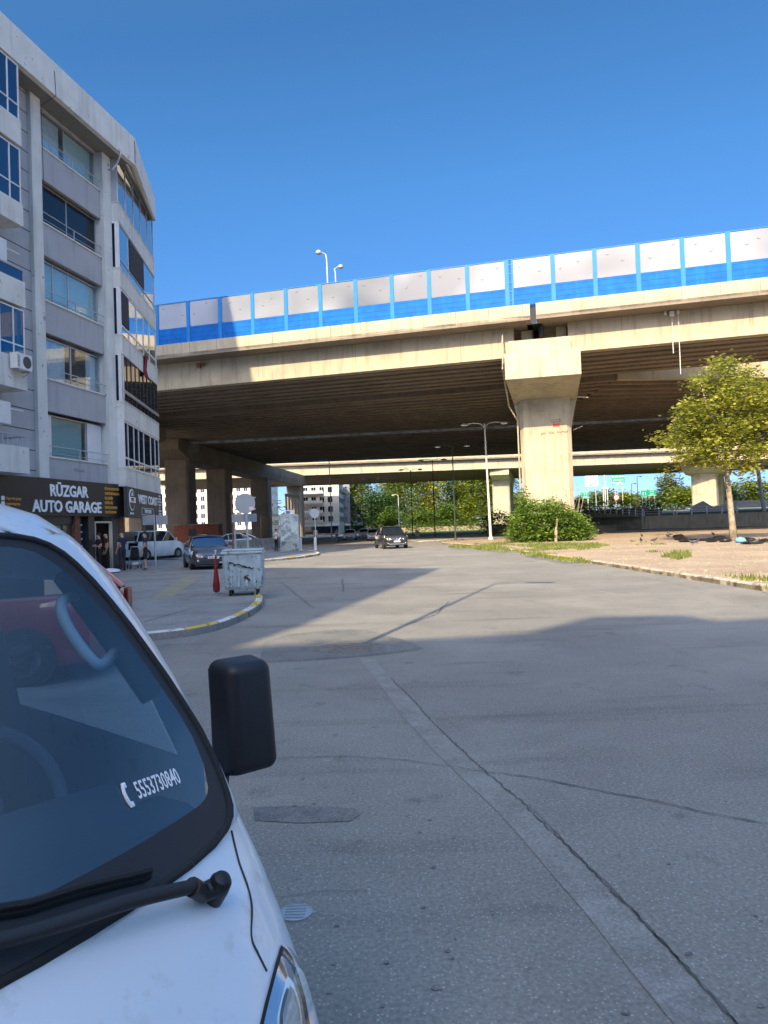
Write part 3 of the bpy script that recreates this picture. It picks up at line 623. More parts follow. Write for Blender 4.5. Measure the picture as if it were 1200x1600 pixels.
glz(11.23, 13.55, [-1.5, -3.1, -4.6, -6.0], 'glass_window', 'frame_white', 11.75, .08)
glz(14.45, 16.7, [-1.8, -5.0], 'glass_rail', 'frame_alu', 14.95, .06)
glz(17.6, 19.95, [-1.55, -3.1, -4.65, -6.2], 'glass_smoke', 'frame_alu', None, .05)
b = MB(F2); b.b2(-7.7, -.02, -.02, .03, 8.5, 8.66); b.b2(-7.7, -.02, -.02, .03, 8.09, 8.14); b.b2(-.07, -.0, -.04, .03, 8.09, 10.3); part('balcony_rail', b, 'frame_alu')
b = MB(F2); b.b2(-7.6, -.1, -.1, -.07, 8.1, 8.5); part('dark_band', b, 'interior_dark')
for q_ in ((-4.95, -1.9, -.02, .004, 15.0, 16.6), (-1.45, -.15, -.02, .004, 11.85, 13.4)): part('open_gap', MB(F2).b2(*q_), 'interior_dark')
b = MB(F2); rows = [[(-3.0 + 1.4 * i / 16, -.14 + .04 * (i % 2), z) for i in range(17)] for z in (11.8, 13.45)]; b.grid(rows)
rows = [[(-6.8 + 1.6 * i / 16, -.14 + .04 * (i % 2), z) for i in range(17)] for z in (11.8, 13.45)]; b.grid(rows); part('curtain', b, 'cloth_blue')
b = MB(F2); rows = [[(-7.6 + 7.5 * i / 60, -.2 + .03 * (i % 2), z) for i in range(61)] for z in (17.65, 19.9)]; b.grid(rows); part('blind', b, 'stucco_grey')
b = MB(F2)
for z0, z1 in ((4.94, 7.19), (8.09, 10.35), (11.27, 13.55), (14.49, 16.7)): b.b2(-.03, 0.0, -.4, -.06, z0, z1, 0)
b.b2(-.03, 0.0, -.4, -.06, 17.64, 19.95, 1)
for z0, z1 in ((8.12, 10.3), (11.3, 13.5), (14.5, 16.6)): b.b2(0.0, .004, -.34, -.22, z0, z1, 2)
part('side_panel', b, ('frame_white', 'tile_grey', 'glass_dark'))
# ground floor: shop fronts
for q_ in ((3.1, 3.48, -.5, .05), (-.28, .02, -.4, .02)): b = MB(); b.b2(*q_, .12, 2.66); part('brick_pier', b, 'brick_thin')
b = MB(); b.b2(2.0, 2.45, -.5, 0, .12, 2.66); b.b2(.02, .62, -.45, -.01, .12, 2.66); b.b2(3.48, 11.5, -.3, -.05, 2.3, 2.66); b.b2(2.45, 3.1, -.5, -.3, .12, 2.66)
part('shop_frame', b, 'frame_dark')
b = MB()
for k in range(7): b.b2(2.5, 3.05, -.3, -.27, .35 + k * .31, .42 + k * .31)
part('shelf_goods', b, 'frame_white')
b = MB(); b.b2(.62, .70, -.12, .02, .12, 2.4); b.b2(1.92, 2.0, -.12, .02, .12, 2.4); b.b2(.70, 1.92, -.12, .02, 2.32, 2.4); dr = part('door_frame', b, 'frame_alu')
b = MB(); b.b2(.72, 1.3, -.62, -.58, .14, 2.3); b.build('door', M['cloth_maroon'], dr)
window(3.5, 6.0, .9, 2.28, -.12, [4.1, 4.8, 5.4], 0, fm='frame_dark', gm='glass_window'); window(6.1, 11.4, .9, 2.28, -.12, [7.2, 8.4, 9.6], 0, fm='frame_dark', gm='glass_window')
b = MB(); b.b2(3.48, 11.5, -.3, -.02, .12, .9); part('shop_plinth', b, 'sign_grey')
b = MB(); b.b2(-.3, 11.5, -4.6, -4.5, .12, 4.0); b.b2(11.5, 11.6, -4.5, 0, .12, 4.1); b.b2(-.2, -.1, -4.5, -.42, .12, 4.0); part('shop_interior', b, 'interior_dark')
b = MB(); b.b2(1.35, 1.9, -1.6, -1.5, 1.9, 2.25); b.b2(1.2, 1.85, -2.2, -2.1, 1.2, 1.5); b.b2(3.9, 5.6, -3.0, -2.9, 1.2, 2.1); part('lit_screen', b, 'screen_glow')
b = MB(F2); b.b2(-7.7, -.1, -7, -.35, 3.95, 4.04); part('canopy_ceiling', b, 'sign_grey')
b = MB(F2); b.b2(-7.6, -7.2, -8.9, -8.5, .1, 4.0); b.b2(-3.8, -3.4, -8.9, -8.5, .1, 4.0); part('column', b, 'concrete_grey')
# shop signs
sg = thing('shop_sign', 'long black fascia sign reading RÜZGAR AUTO GARAGE in white letters', 'shop sign', KX, radians(-102))
b = MB(); b.b2(-.24, 13, .0, .14, 2.62, 4.14); part('sign_board', b, 'sign_black', sg)
tm = lambda x, z, y=.145: frame((x, y, z), (-1, 0, 0), (0, 0, 1))
text('RÜZGAR', .66, sg, 'lettering', 'letter_white', tm(3.95, 3.64), .03, bold=.018, sx=.98)
text('AUTO GARAGE', .66, sg, 'lettering', 'letter_white', tm(3.98, 2.98), .03, bold=.018, sx=1.0)
for i, t in enumerate(('CİLA VE OTOMOTİV', 'CAM FİLMİ KAPLAMA', 'LED ZEMİN', 'PERİYODİK', 'MOTOR KORUMA', 'KAPUT BOYAMA')):
    text(t, .165, sg, 'lettering', 'letter_orange', tm(1.36, 3.88 - i * .215), .01, align='LEFT', bold=.006, sx=.74)
for i, t in enumerate(('rüzgar auto garage', 'ruzgarautogarage', 'rüzgar auto')):
    text(t, .15, sg, 'lettering', 'letter_orange', tm(7.75, 3.26 - i * .2), .01, align='LEFT', bold=.004, sx=.74)
b = MB(); b.b2(7.8, 7.98, .14, .15, 3.18, 3.34); b.b2(7.8, 7.98, .14, .15, 2.98, 3.14); part('icon', b, 'letter_white', sg)
sg2 = thing('shop_sign', 'dark grey fascia sign reading WEST COAST with a round badge beside it', 'shop sign', (-12.15, 34.8, 0), atan2(d2.y, d2.x))
b = MB(); b.b2(-7.76, .12, -.1, .08, 2.56, 4.03); part('sign_board', b, 'sign_grey', sg2)
t2 = lambda x, z, y=.085: frame((x, y, z), (-1, 0, 0), (0, 0, 1))
text('WEST COAST', .62, sg2, 'lettering', 'letter_white', t2(-4.15, 3.50), .02, bold=.012, sx=1.16)
text('TRIM CARE', .27, sg2, 'lettering', 'letter_white', t2(-3.95, 2.92), .01, bold=.004, sx=1.15)
b = MB()
for x0, x1, z0, z1 in ((-5.3, -2.6, 3.08, 3.10), (-5.3, -2.6, 2.74, 2.76), (-5.3, -5.28, 2.76, 3.08), (-2.62, -2.6, 2.76, 3.08)): b.b2(x0, x1, .08, .09, z0, z1)
part('letter_frame', b, 'letter_white', sg2)
for i, t in enumerate(('DETAY', 'SERAMİK', 'PASTA CİLA', 'FOLYO', 'PPF', 'KAPLAMA', 'DÖŞEME', 'TEMİZLİK')):
    text(t, .14, sg2, 'lettering', 'letter_white', t2(-6.95, 3.86 - i * .165), .008, bold=.002, sx=1.2)
BXc = -.62; b = MB(); b.lathe([(.46, .08), (.46, .105), (.42, .11)], (BXc, 0, 3.42), 32, 'Y', 0, ax=1.15, ay=1.12)
b.lathe([(.41, .105), (.41, .115)], (BXc, 0, 3.42), 32, 'Y', 1, ax=1.15, ay=1.12); b.box((BXc, .12, 3.42), (1.16, .02, .26), 0, 0)
b.add([(BXc - .22, .121, 3.62), (BXc + .22, .121, 3.62), (BXc, .121, 3.84)], [(0, 1, 2)], 0)
part('badge', b, ('letter_white', 'sign_grey'), sg2)
text('WEST', .22, sg2, 'lettering', 'sign_black', t2(BXc, 3.42, .132), .006, bold=.006)
text('AUTO SHOP', .13, sg2, 'lettering', 'letter_white', t2(BXc, 2.76), .006, bold=.004)
text('UZMAN', .2, sg, 'lettering', 'tile_grey', frame((3.0, .012, 4.62), (-1, 0, 0), (0, 0, 1)), .008)
# things fixed to the facade
def ac_unit(z, lab, x=8.25):
    t = thing('air_conditioner', lab, 'air conditioner', tuple(Wapt @ Vector((x, 1.12, z))), radians(-102), 'air conditioners on the balconies')
    b = MB(); b.rbox((0, .19, .3), (.82, .3, .58), .02); part('casing', b, 'frame_white', t)
    b = MB(); b.lathe([(.22, .34), (.22, .35), (.19, .352)], (-.12, 0, .3), 20, 'Y'); part('fan_grille', b, 'sign_grey', t)
    b = MB()
    for k in range(9): b.b2(.26, .38, .34, .345, .08 + k * .05, .10 + k * .05)
    part('louvre', b, 'sign_grey', t)
    b = MB(); b.b2(-.3, -.26, 0, .36, -.04, 0); b.b2(.26, .3, 0, .36, -.04, 0); b.tube([(-.28, .02, -.2), (-.28, .34, -.02)], .015, 5); b.tube([(.28, .02, -.2), (.28, .34, -.02)], .015, 5); part('bracket', b, 'frame_alu', t)
ac_unit(7.85, 'white air conditioner on brackets under the blue glazed balcony', 8.2)
for z, lab in ((11.95, 'white roller awning case on the open balcony with a blue glass rail'), (6.0, 'white awning case above the lowest balcony rail at far left')):
    t = thing('awning_case', lab, 'awning', tuple(Wapt @ Vector((8.9, 0, z))), radians(-102), 'awning cases on the left balconies')
    b = MB(); b.b2(-.6, .9, .1, .9, -.1, .7); part('case', b, 'frame_white', t)
    b = MB(); b.tube([(-1.5, .7, .52), (.2, .72, .5)], .035, 6); part('arm', b, 'frame_white', t)
fl = MB(F2w); rows = [[(-4.2 - .14 * i / 4 * 4, .06 + .05 * sin(i * 1.9 + j), 11.35 - j * .17 - (.2 if i in (0, 4) else 0) * j * .1) for i in range(5)] for j in range(8)]
rows = [[(x + (j * .02) * (i - 2) * -.3, y, z) for i, (x, y, z) in enumerate(rw)] for j, rw in enumerate(rows)]
fl.grid(rows); o = fl.build('hanging_cloth', [M['red_cloth']]); sm = o.modifiers.new('s', 'SOLIDIFY'); sm.thickness = .02
tag(o, 'red and white cloth hanging over a white balcony edge', 'cloth')
# blocks that stand behind and beside the photographer and shade the street
def block(name, lab, poly, h, m, extra=None):
    b = MB(); b.prism(poly, 0, h); t = thing(name, lab, 'building', (0, 0, 0)); b.build('wall', M[m], t)
    f = MB(); n = len(poly)
    for i in range(n):
        a, c = Vector((*poly[i], 0)), Vector((*poly[(i+1) % n], 0)); L_ = (c - a).length; d = (c - a).normalized(); nn = Vector((d.y, -d.x, 0))
        for fl_ in range(int(h // 3.2)):
            for k in range(int(L_ // 3.2)):
                p = a + d * (1.6 + k * 3.2) + nn * .02; z = 1.3 + fl_ * 3.2
                if z + 1.5 < h: f.hull_poly([p - d * .8 + Vector((0, 0, z)), p + d * .8 + Vector((0, 0, z)), p + d * .8 + Vector((0, 0, z + 1.5)), p - d * .8 + Vector((0, 0, z + 1.5))], [p - d * .8 + nn * .03 + Vector((0, 0, z)), p + d * .8 + nn * .03 + Vector((0, 0, z)), p + d * .8 + nn * .03 + Vector((0, 0, z + 1.5)), p - d * .8 + nn * .03 + Vector((0, 0, z + 1.5))])
    o = f.build('window_band', M['glass_dark'], t)
    if extra: extra(t)
    return t
block('apartment_building', 'tall cream block behind the photographer, left of the street', [(-9.7, -5.6), (-13.4, -21.5), (-30, -18), (-26, 6), (-20.5, 7.5), (-17.6, -.2)], 21, 'wall_cream')
def ex3(t):
    b = MB(); b.hull_poly([(-10.2, -23.6, 21), (-6.2, -23.6, 21), (-7.4, -23.6, 22.2), (-9.0, -23.6, 22.3)], [(-10.2, -26, 21), (-6.2, -26, 21), (-7.4, -26, 22.2), (-9.0, -26, 22.3)]); b.b2(3.5, 5, -24.5, -22.4, 21, 21.6); b.build('roof_shed', M['wall_tan'], t)
block('apartment_building', 'wide tan block across the street behind the photographer', [(-34, -24.6), (-34, -40), (26, -40), (26, -22.2), (-6, -22.4), (-8, -22.8), (-11, -23.3)], 21, 'wall_tan', ex3)
block('apartment_tower', 'high pale tower rising behind the grey apartment block', [(-24.3, 30.5), (-30.5, 3), (-46, 7), (-42, 35)], 43, 'wall_cream')

# ================================================================ the viaducts
PD = Vector((47.23, -13.0, 0)).normalized(); PN = Vector((-PD.y, PD.x, 0))      # along the front deck, and away from the camera
P0 = Vector((12.0, 56.37, 0))                                                    # the expansion joint on the parapet line
def LA(s, o=0): return P0 + PD * s + PN * o
def girder(mb, a, c, zb, zt, w=.95, web=.42):
    d = (c - a); d.z = 0; d.normalize(); n = Vector((-d.y, d.x, 0))
    sec = [(-w/2, zb), (w/2, zb), (w/2, zb + .28), (web/2, zb + .5), (web/2, zt - .25), (w/2, zt), (-w/2, zt), (-web/2, zt - .25), (-web/2, zb + .5), (-w/2, zb + .28)]
    mb.hull_poly([a + n * x + Vector((0, 0, z)) for x, z in sec], [c + n * x + Vector((0, 0, z)) for x, z in sec])
ZB, ZT, ZS, ZP = 14.9, 17.25, 17.6, 18.5
def deck(t, a0, a1, b0, b1, ng, near_mat='concrete', over=1.9, parapet=True, farpar=True, zb=ZB, trim=(0, 0)):
    """a0-a1 near parapet line, b0-b1 far parapet line"""
    dn = (a1 - a0).normalized(); nn = Vector((-dn.y, dn.x, 0))
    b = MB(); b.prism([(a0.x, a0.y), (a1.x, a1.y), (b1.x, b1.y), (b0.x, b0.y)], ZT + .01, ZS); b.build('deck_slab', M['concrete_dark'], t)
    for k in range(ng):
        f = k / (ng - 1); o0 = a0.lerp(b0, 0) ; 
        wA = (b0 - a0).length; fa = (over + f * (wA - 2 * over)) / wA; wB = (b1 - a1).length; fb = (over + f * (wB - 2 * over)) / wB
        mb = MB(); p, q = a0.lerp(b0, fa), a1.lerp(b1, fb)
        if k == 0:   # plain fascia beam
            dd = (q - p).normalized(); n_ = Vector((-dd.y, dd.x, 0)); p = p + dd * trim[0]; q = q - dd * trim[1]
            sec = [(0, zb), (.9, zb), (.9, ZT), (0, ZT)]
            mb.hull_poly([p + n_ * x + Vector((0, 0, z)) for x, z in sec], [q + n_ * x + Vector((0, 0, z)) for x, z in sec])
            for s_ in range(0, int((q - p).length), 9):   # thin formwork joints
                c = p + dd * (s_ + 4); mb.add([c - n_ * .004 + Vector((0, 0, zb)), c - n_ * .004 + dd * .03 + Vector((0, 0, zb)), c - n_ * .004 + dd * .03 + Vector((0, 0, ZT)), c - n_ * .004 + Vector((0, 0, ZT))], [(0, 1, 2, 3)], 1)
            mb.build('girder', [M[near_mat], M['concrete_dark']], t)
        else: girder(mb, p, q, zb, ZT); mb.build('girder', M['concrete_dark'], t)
    for (u, v, sgn, on) in ((a0, a1, 1, parapet), (b0, b1, -1, farpar)):
        if not on: continue
        d = (v - u).normalized(); n_ = Vector((-d.y, d.x, 0)) * sgn; L_ = (v - u).length; mb = MB(); s_ = 0
        while s_ < L_ - .1:
            e = min(s_ + 2.62, L_); p, q = u + d * (s_ + .012), u + d * (e - .012)
            sec = [(0, ZS - .18), (0, ZP), (.32, ZP), (.32, ZS + .02), (.55, ZS - .02), (.55, ZS - .18)]
            mb.hull_poly([p + n_ * x + Vector((0, 0, z)) for x, z in sec], [q + n_ * x + Vector((0, 0, z)) for x, z in sec]); s_ = e
        mb.build('parapet', M['concrete'], t)
via = thing('viaduct', 'concrete motorway viaduct across the street carrying the blue noise barrier', 'viaduct')
# carriageway A in two spans either side of the joint
deck(via, LA(-82), LA(-.22), LA(-82, 14.2), LA(-.22, 14.2), 7, trim=(0, 1.5))
deck(via, LA(.22), LA(75), LA(.22, 14.2), LA(75, 14.2), 7, trim=(2.3, 0))
b = MB(); q0, q1 = LA(-.215, .10), LA(.215, .10); b.hull_poly([q0 + Vector((0, 0, 17.0)), q1 + Vector((0, 0, 17.0)), q1 + Vector((0, 0, ZP)), q0 + Vector((0, 0, ZP))], [q + PN * .05 + Vector((0, 0, z)) for q, z in ((q0, 17.0), (q1, 17.0), (q1, ZP), (q0, ZP))]); b.build('joint_plate', M['interior_dark'], via)
b = MB(); qs = [LA(-.6, 1.5), LA(.6, 1.5), LA(.6, 14), LA(-.6, 14)]; b.prism([(q.x, q.y) for q in qs], ZS - .28, ZS - .02 - .34 + .02); b.build('joint_seal', M['frame_dark'], via)
# second carriageway fills behind it, its near edge parting to the right of the joint
far0, far1 = Vector((-66, 111.5, 0)), Vector((90, 91, 0))
sp = LA(7.0, 14.6)
def poly_deck(t):
    L0 = LA(-82, 14.6); s0, s1 = L0, sp; e1 = Vector((96, 76.5, 0))
    m_ = far0.lerp(far1, .56)
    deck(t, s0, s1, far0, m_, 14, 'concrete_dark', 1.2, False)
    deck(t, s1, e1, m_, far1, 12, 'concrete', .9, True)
poly_deck(via)
# main pier on the right with its cantilevered cap
pm = Matrix.Translation((13.98, 62.5, 0)) @ Matrix.Rotation(radians(-13), 4, 'Z')
b = MB(pm); cw = 2.14; ch = .35
b.prism([(-cw + ch, 0), (cw - ch, 0), (cw, ch), (cw, 3.4), (cw - ch, 3.75), (-cw + ch, 3.75), (-cw, 3.4), (-cw, ch)], -.1, 12.2)
pil = b.build('pier', M['concrete_pale'], via)
b = MB(pm)
for x in (-.35, .35, 0): b.b2(x - .02, x + .02, -.008, .02, .2, 11.8)
b.build('pour_joint', M['concrete'], pil)
b = MB(pm); h = 2.9
b.hull_poly([(-h, -5.5, 12.95), (h, -5.5, 12.95), (h, -5.5, 15.0), (-h, -5.5, 15.0)], [(-h, 30, 12.95), (h, 30, 12.95), (h, 30, 15.0), (-h, 30, 15.0)])
b.hull_poly([(-h, -5.5, 12.951), (h, -5.5, 12.951), (h - .3, 1.0, 12.0), (-h + .3, 1.0, 12.0)], [(-h, 30, 12.951), (h, 30, 12.951), (h - .3, 26, 12.0), (-h + .3, 26, 12.0)])
b.hull_poly([(-h + .25, .9, 12.4), (h - .25, .9, 12.4), (cw + .05, 1.1, 9.6), (-cw - .05, 1.1, 9.6)], [(-h + .25, 3.2, 12.4), (h - .25, 3.2, 12.4), (cw + .05, 3.0, 9.6), (-cw - .05, 3.0, 9.6)])
b.b2(-2.55, 2.2, -5.3, -1.2, 15.0, 16.0)
b.build('pier_cap', M['concrete_pale'], via)
for q_ in ((-1.6, -.75, -3.4, -2.0, 16.0, 17.2), (1.15, 1.95, -3.5, -2.0, 16.0, 17.3)): MB(pm).b2(*q_).build('bearing_block', M['concrete_pale'], via)
b = MB(pm); b.tube([(0, -4.35, 18.4), (0, -4.35, 16.3)], .2, 8); b.b2(-.7, 1.1, -2.2, -1.9, 16.0, 17.5); b.build('joint_gap', M['frame_dark'], via)
b = MB(pm); b.tube([(-3.0, -4.6, 17.4), (-3.02, -5.55, 15.9), (-3.05, -5.4, 14.3), (-3.1, -5.3, 13.9), (-2.95, -.6, 11.6), (-2.3, -.2, 10.4), (-2.28, -.12, .5)], .07, 7); b.tube([(2.6, -.6, 12.0), (3.6, -.4, 11.9)], .05, 6); b.tube([(2.3, 1, 9.4), (3.1, .8, 9.7)], .04, 6)
b.build('drain_pipe', M['concrete'], via)
b = MB(pm); b.b2(.62, 1.2, -.006, .0, 9.66, 9.95); o = b.build('graffiti', [M['sign_red']], via)
text('GGS', .42, via, 'graffiti', 'frame_dark', pm @ frame((.9, -.012, 10.15), (1, .0, .08), (0, 0, 1)), .002)
text('gel  bizi  kurtar', .34, via, 'graffiti', 'frame_dark', pm @ frame((.75, -.012, 9.2), (1, 0, .02), (0, 0, 1)), .002, sx=1.1)
b = MB(pm); b.b2(1.2, 1.55, -.03, -.005, 1.9, 2.9, 0); b.b2(1.27, 1.48, -.035, -.03, 2.0, 2.8, 1); b.build('number_plate', [M['sign_red'], M['sign_white']], via)
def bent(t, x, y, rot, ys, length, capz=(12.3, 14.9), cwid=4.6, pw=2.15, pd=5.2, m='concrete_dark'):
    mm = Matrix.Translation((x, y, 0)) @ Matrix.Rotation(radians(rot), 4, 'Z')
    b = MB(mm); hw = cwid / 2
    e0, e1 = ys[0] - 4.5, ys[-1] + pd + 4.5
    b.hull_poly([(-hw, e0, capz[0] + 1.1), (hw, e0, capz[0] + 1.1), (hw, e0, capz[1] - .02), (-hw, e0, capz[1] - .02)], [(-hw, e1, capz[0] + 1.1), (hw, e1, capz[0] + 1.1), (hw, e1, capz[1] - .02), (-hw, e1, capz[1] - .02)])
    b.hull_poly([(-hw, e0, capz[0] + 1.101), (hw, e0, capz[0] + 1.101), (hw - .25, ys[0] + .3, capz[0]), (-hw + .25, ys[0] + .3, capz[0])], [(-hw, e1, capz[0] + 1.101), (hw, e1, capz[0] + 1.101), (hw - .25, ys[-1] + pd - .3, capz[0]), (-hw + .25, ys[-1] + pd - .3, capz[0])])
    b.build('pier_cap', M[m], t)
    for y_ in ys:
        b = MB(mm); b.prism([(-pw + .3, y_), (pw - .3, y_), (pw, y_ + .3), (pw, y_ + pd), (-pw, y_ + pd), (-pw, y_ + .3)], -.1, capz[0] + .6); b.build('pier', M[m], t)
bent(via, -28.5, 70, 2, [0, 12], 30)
bent(via, 44, 55, -14, [0, 12], 30)
# carriageways B and C further back
viB = thing('viaduct', 'second viaduct deck behind the front one, in its shade', 'viaduct')
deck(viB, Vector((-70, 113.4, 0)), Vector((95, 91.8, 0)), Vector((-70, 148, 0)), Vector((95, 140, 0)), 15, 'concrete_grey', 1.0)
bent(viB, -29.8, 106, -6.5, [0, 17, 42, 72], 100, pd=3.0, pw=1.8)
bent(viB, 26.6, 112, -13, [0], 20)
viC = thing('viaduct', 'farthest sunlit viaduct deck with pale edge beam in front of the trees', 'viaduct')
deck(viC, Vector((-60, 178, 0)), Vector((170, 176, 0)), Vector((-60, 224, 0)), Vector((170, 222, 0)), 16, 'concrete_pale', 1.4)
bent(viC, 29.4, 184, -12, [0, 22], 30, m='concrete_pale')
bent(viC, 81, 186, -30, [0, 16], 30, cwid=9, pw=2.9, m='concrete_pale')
for (x_, y_) in ((-15.4, 112.2), (70, 98)): pass
# noise barrier
nb = thing('noise_barrier', 'blue noise barrier with bird silhouettes on clear panels along the viaduct edge', 'noise barrier', tuple(LA(0)), atan2(PD.y, PD.x))
def bird(mb, x, z, y, s, fl, tilt):
    pts = [(-1, .12), (-.5, .38), (-.08, .16), (0, .3), (.1, .16), (.55, .42), (1, .1), (.5, .22), (.14, -.02), (.3, -.3), (0, -.14), (-.16, 0), (-.5, .18)]
    c, q = cos(tilt), sin(tilt); P = [(x + s * fl * (px * c - pz * q), y, z + s * (px * q + pz * c)) for px, pz in pts]
    mb.add(P, [list(range(len(P)))])
rb = random.Random(5); sp_ = 3.09
for k in range(-24, 22):
    x = -1.9 + k * sp_ if k <= 0 else -1.9 + .42 + k * sp_
    b = MB(); prof = [(.10, ZP - .35), (.10, ZP + 1.9), (.02, ZP + 3.0), (.02, ZP + 3.62)]
    wp = .16 if k not in (0,) else .17
    b.hull_poly([(x - wp, .06, ZP - .4), (x + wp, .06, ZP - .4), (x + wp, .06, ZP + 3.62), (x - wp, .06, ZP + 3.62)], [(x - wp, .24, ZP - .4), (x + wp, .24, ZP - .4), (x + wp, .24, ZP + 3.62), (x - wp, .24, ZP + 3.62)])
    b.build('post', M['barrier_light_blue'], nb)
    if k == 0:
        b = MB(); b.b2(x + .36, x + .50, .06, .24, ZP - .2, ZP + 3.6)
        for z in (.4, 1.1, 1.8, 2.5, 3.2): b.b2(x + .1, x + .36, .1, .2, ZP + z, ZP + z + .08)
        b.build('post', M['barrier_light_blue'], nb); x += .42
    x0, x1 = x + .09, x + sp_ - .09
    b = MB(); b.b2(x0, x1, .10, .2, ZP - .3, ZP + 1.38)
    for q in range(4): b.b2(x0, x1, .085, .10, ZP - .05 + q * .42, ZP + .02 + q * .42)
    b.build('blue_panel', M['barrier_blue'], nb)
    b = MB(); tp = ZP + 3.58
    b.hull_poly([(x0, .13, ZP + 1.4), (x1, .13, ZP + 1.4), (x1, .13, tp), (x0, .13, tp)], [(x0, .155, ZP + 1.4), (x1, .155, ZP + 1.4), (x1, .155, tp), (x0, .155, tp)])
    cp = b.build('clear_panel', M['barrier_clear'], nb)
    bb = MB()
    for (fx, fz) in ((rb.uniform(.15, .45), rb.uniform(.4, .6)), (rb.uniform(.55, .85), rb.uniform(.65, .9))) if k % 2 else ((rb.uniform(.15, .4), rb.uniform(.7, .9)), (rb.uniform(.55, .85), rb.uniform(.3, .6))):
        bird(bb, x0 + (x1 - x0) * fx, ZP + 1.4 + 2.1 * fz, .124, .17, rb.choice((-1, 1)), rb.uniform(-.5, .5))
    bb.build('bird_decal', M['bird_black'], cp, fix=False)
b = MB(); b.b2(-76, 66, .08, .2, ZP + 3.6, ZP + 3.66); b.build('top_rail', M['barrier_light_blue'], nb)
# electric boxes on the girder
for s_, z, lab in ((10.2, 17.0, 'grey floodlight box hanging from the girder right of the main pier'), (-29.6, 16.75, 'small rusty box fixed to the girder near the apartment block')):
    p = LA(s_, 1.75); t = thing('junction_box', lab, 'light fixture', (p.x, p.y, z), atan2(PD.y, PD.x))
    b = MB(); b.rbox((-.05, -.15, 0), (.34, .3, .38), .03); b.rbox((.4, -.12, .1), (.22, .22, .26), .02); b.rbox((-.5, -.12, .1), (.2, .22, .26), .02) if s_ > 0 else None; b.build('casing', M['pole_white'] if s_ > 0 else M['rust'], t)
    for x_, z_ in (((-.05, -3.0), (.4, -4.6)) if s_ > 0 else ((-.05, -.5),)): b = MB(); b.tube([(x_, -.15, -.1), (x_, -.13, z_)], .03, 5); b.build('cable', M['pole_white'], t)
# ================================================================ the white truck in the foreground
TO = Vector((-.836, 1.053, 0)); TA = 3.988
TW = Matrix.Translation(TO) @ Matrix.Rotation(TA, 4, 'Z'); TI = TW.inverted()
zb_, kk, bb_, WG = 1.091, .711, .199, .745
def interp(t, xs, ys):
    if t <= xs[0]: return ys[0]
    for i in range(1, len(xs)):
        if t <= xs[i]: return ys[i-1] + (ys[i]-ys[i-1]) * (t-xs[i-1]) / (xs[i]-xs[i-1])
    return ys[-1]
TZ = [.35, .42, .50, .62, .75, .85, .92, 1.00, 1.045, 1.074, 1.20, 1.40, 1.60, 1.711, 1.76, 1.80, 1.825]
TWD = [.75, .765, .775, .783, .79, .793, .795, .797, .797, .797, .785, .755, .70, .645, .60, .52, .36]
TYS = [.10, .12, .14, .13, .10, .05, .01, -.05, -.08, -.10, -.20, -.345, -.51, -.62, -.69, -.80, -.98]
TYF = [.50, .55, .57, .56, .50, .43, .375, .29, .24, .211, 0, 0, 0, -.242, -.32, -.42, -.60]
GZ = [1.074, 1.077, 1.084, 1.095, 1.11, 1.13, 1.16, 1.198, 1.256, 1.31, 1.373, 1.435, 1.498, 1.55, 1.60, 1.64, 1.665, 1.685, 1.698, 1.706, 1.711]
GX = [.56, .64, .69, .716, .729, .735, .738, .737, .728, .710, .687, .660, .631, .603, .573, .543, .518, .488, .455, .415, .36]
def yg(x, z): return bb_ * (1 - (x / WG) ** 2) - kk * (z - zb_)
def truck_y(x, z):
    """front surface of the cab at lateral x, height z (local)"""
    x = abs(x)
    if CRE and z < 1.07:      # pressed crease running down from the fender across the nose
        (xa_, za_), (xb_, zb2) = CRE; dx, dz = xb_ - xa_, zb2 - za_; L_ = sqrt(dx*dx + dz*dz); dd = ((x - xa_) * dz - (z - za_) * dx) / L_
        return truck_y0(x, z) + .0045 * math.tanh(dd / .014) * min(1, max(0, (1.07 - z) / .05))
    return truck_y0(x, z)
def truck_y0(x, z):
    wd = interp(z, TZ, TWD); ys = interp(z, TZ, TYS)
    if x >= wd: return ys
    if 1.074 <= z <= 1.711: xg = interp(z, GZ, GX); f = lambda q: yg(q, z)
    elif z < 1.074: xg = .56; yf = interp(z, TZ, TYF); f = lambda q: yf - .2 * (q / WG) ** 2
    else: xg = wd * .6; yf = interp(z, TZ, TYF); f = lambda q: yf - .2 * (q / WG) ** 2
    if x <= xg: return f(x)
    s = (x - xg) / (wd - xg); y0 = f(xg); sl = (f(xg) - f(xg - .01)) / .01
    lin = y0 + sl * (x - xg) * (1 - s * .5)
    q = 1 - sqrt(max(0, 1 - s ** 2))
    return max(ys, lin) * (1 - q) + ys * q
def hit(px, py, off=.0):
    o = TI @ Vector((0, 0, EYE)); d = (TI.to_3x3() @ ray(px, py)).normalized(); t = .3
    while t < 4:
        p = o + d * t
        if p.z < 1.83 and abs(p.x) < interp(p.z, TZ, TWD) and p.y < truck_y(p.x, p.z): break
        t += .0015
    return p
tr = thing('pickup_truck', 'white cab-over light truck in the left foreground with a phone number on its windscreen', 'truck', TO, TA)
US = [-1, -.995, -.985, -.97, -.95, -.93, -.905] + [-.88 + .04 * k for k in range(45)] + [.905, .93, .95, .97, .985, .995, 1]
CRE = None
def rowat(z, y_off=0): wd = interp(z, TZ, TWD); return [(u * wd, truck_y(u * wd, z) + y_off, z) for u in US]
b = MB()
q1_, q2_ = hit(402, 1428), hit(240, 1600); CRE = ((abs(q1_.x), q1_.z), (abs(q2_.x), q2_.z))
zz = [.35, .385, .42, .46, .50, .54, .58] + [.62 + .02 * k for k in range(22)] + [1.05, 1.062, 1.074]
b.grid([rowat(z) for z in zz])
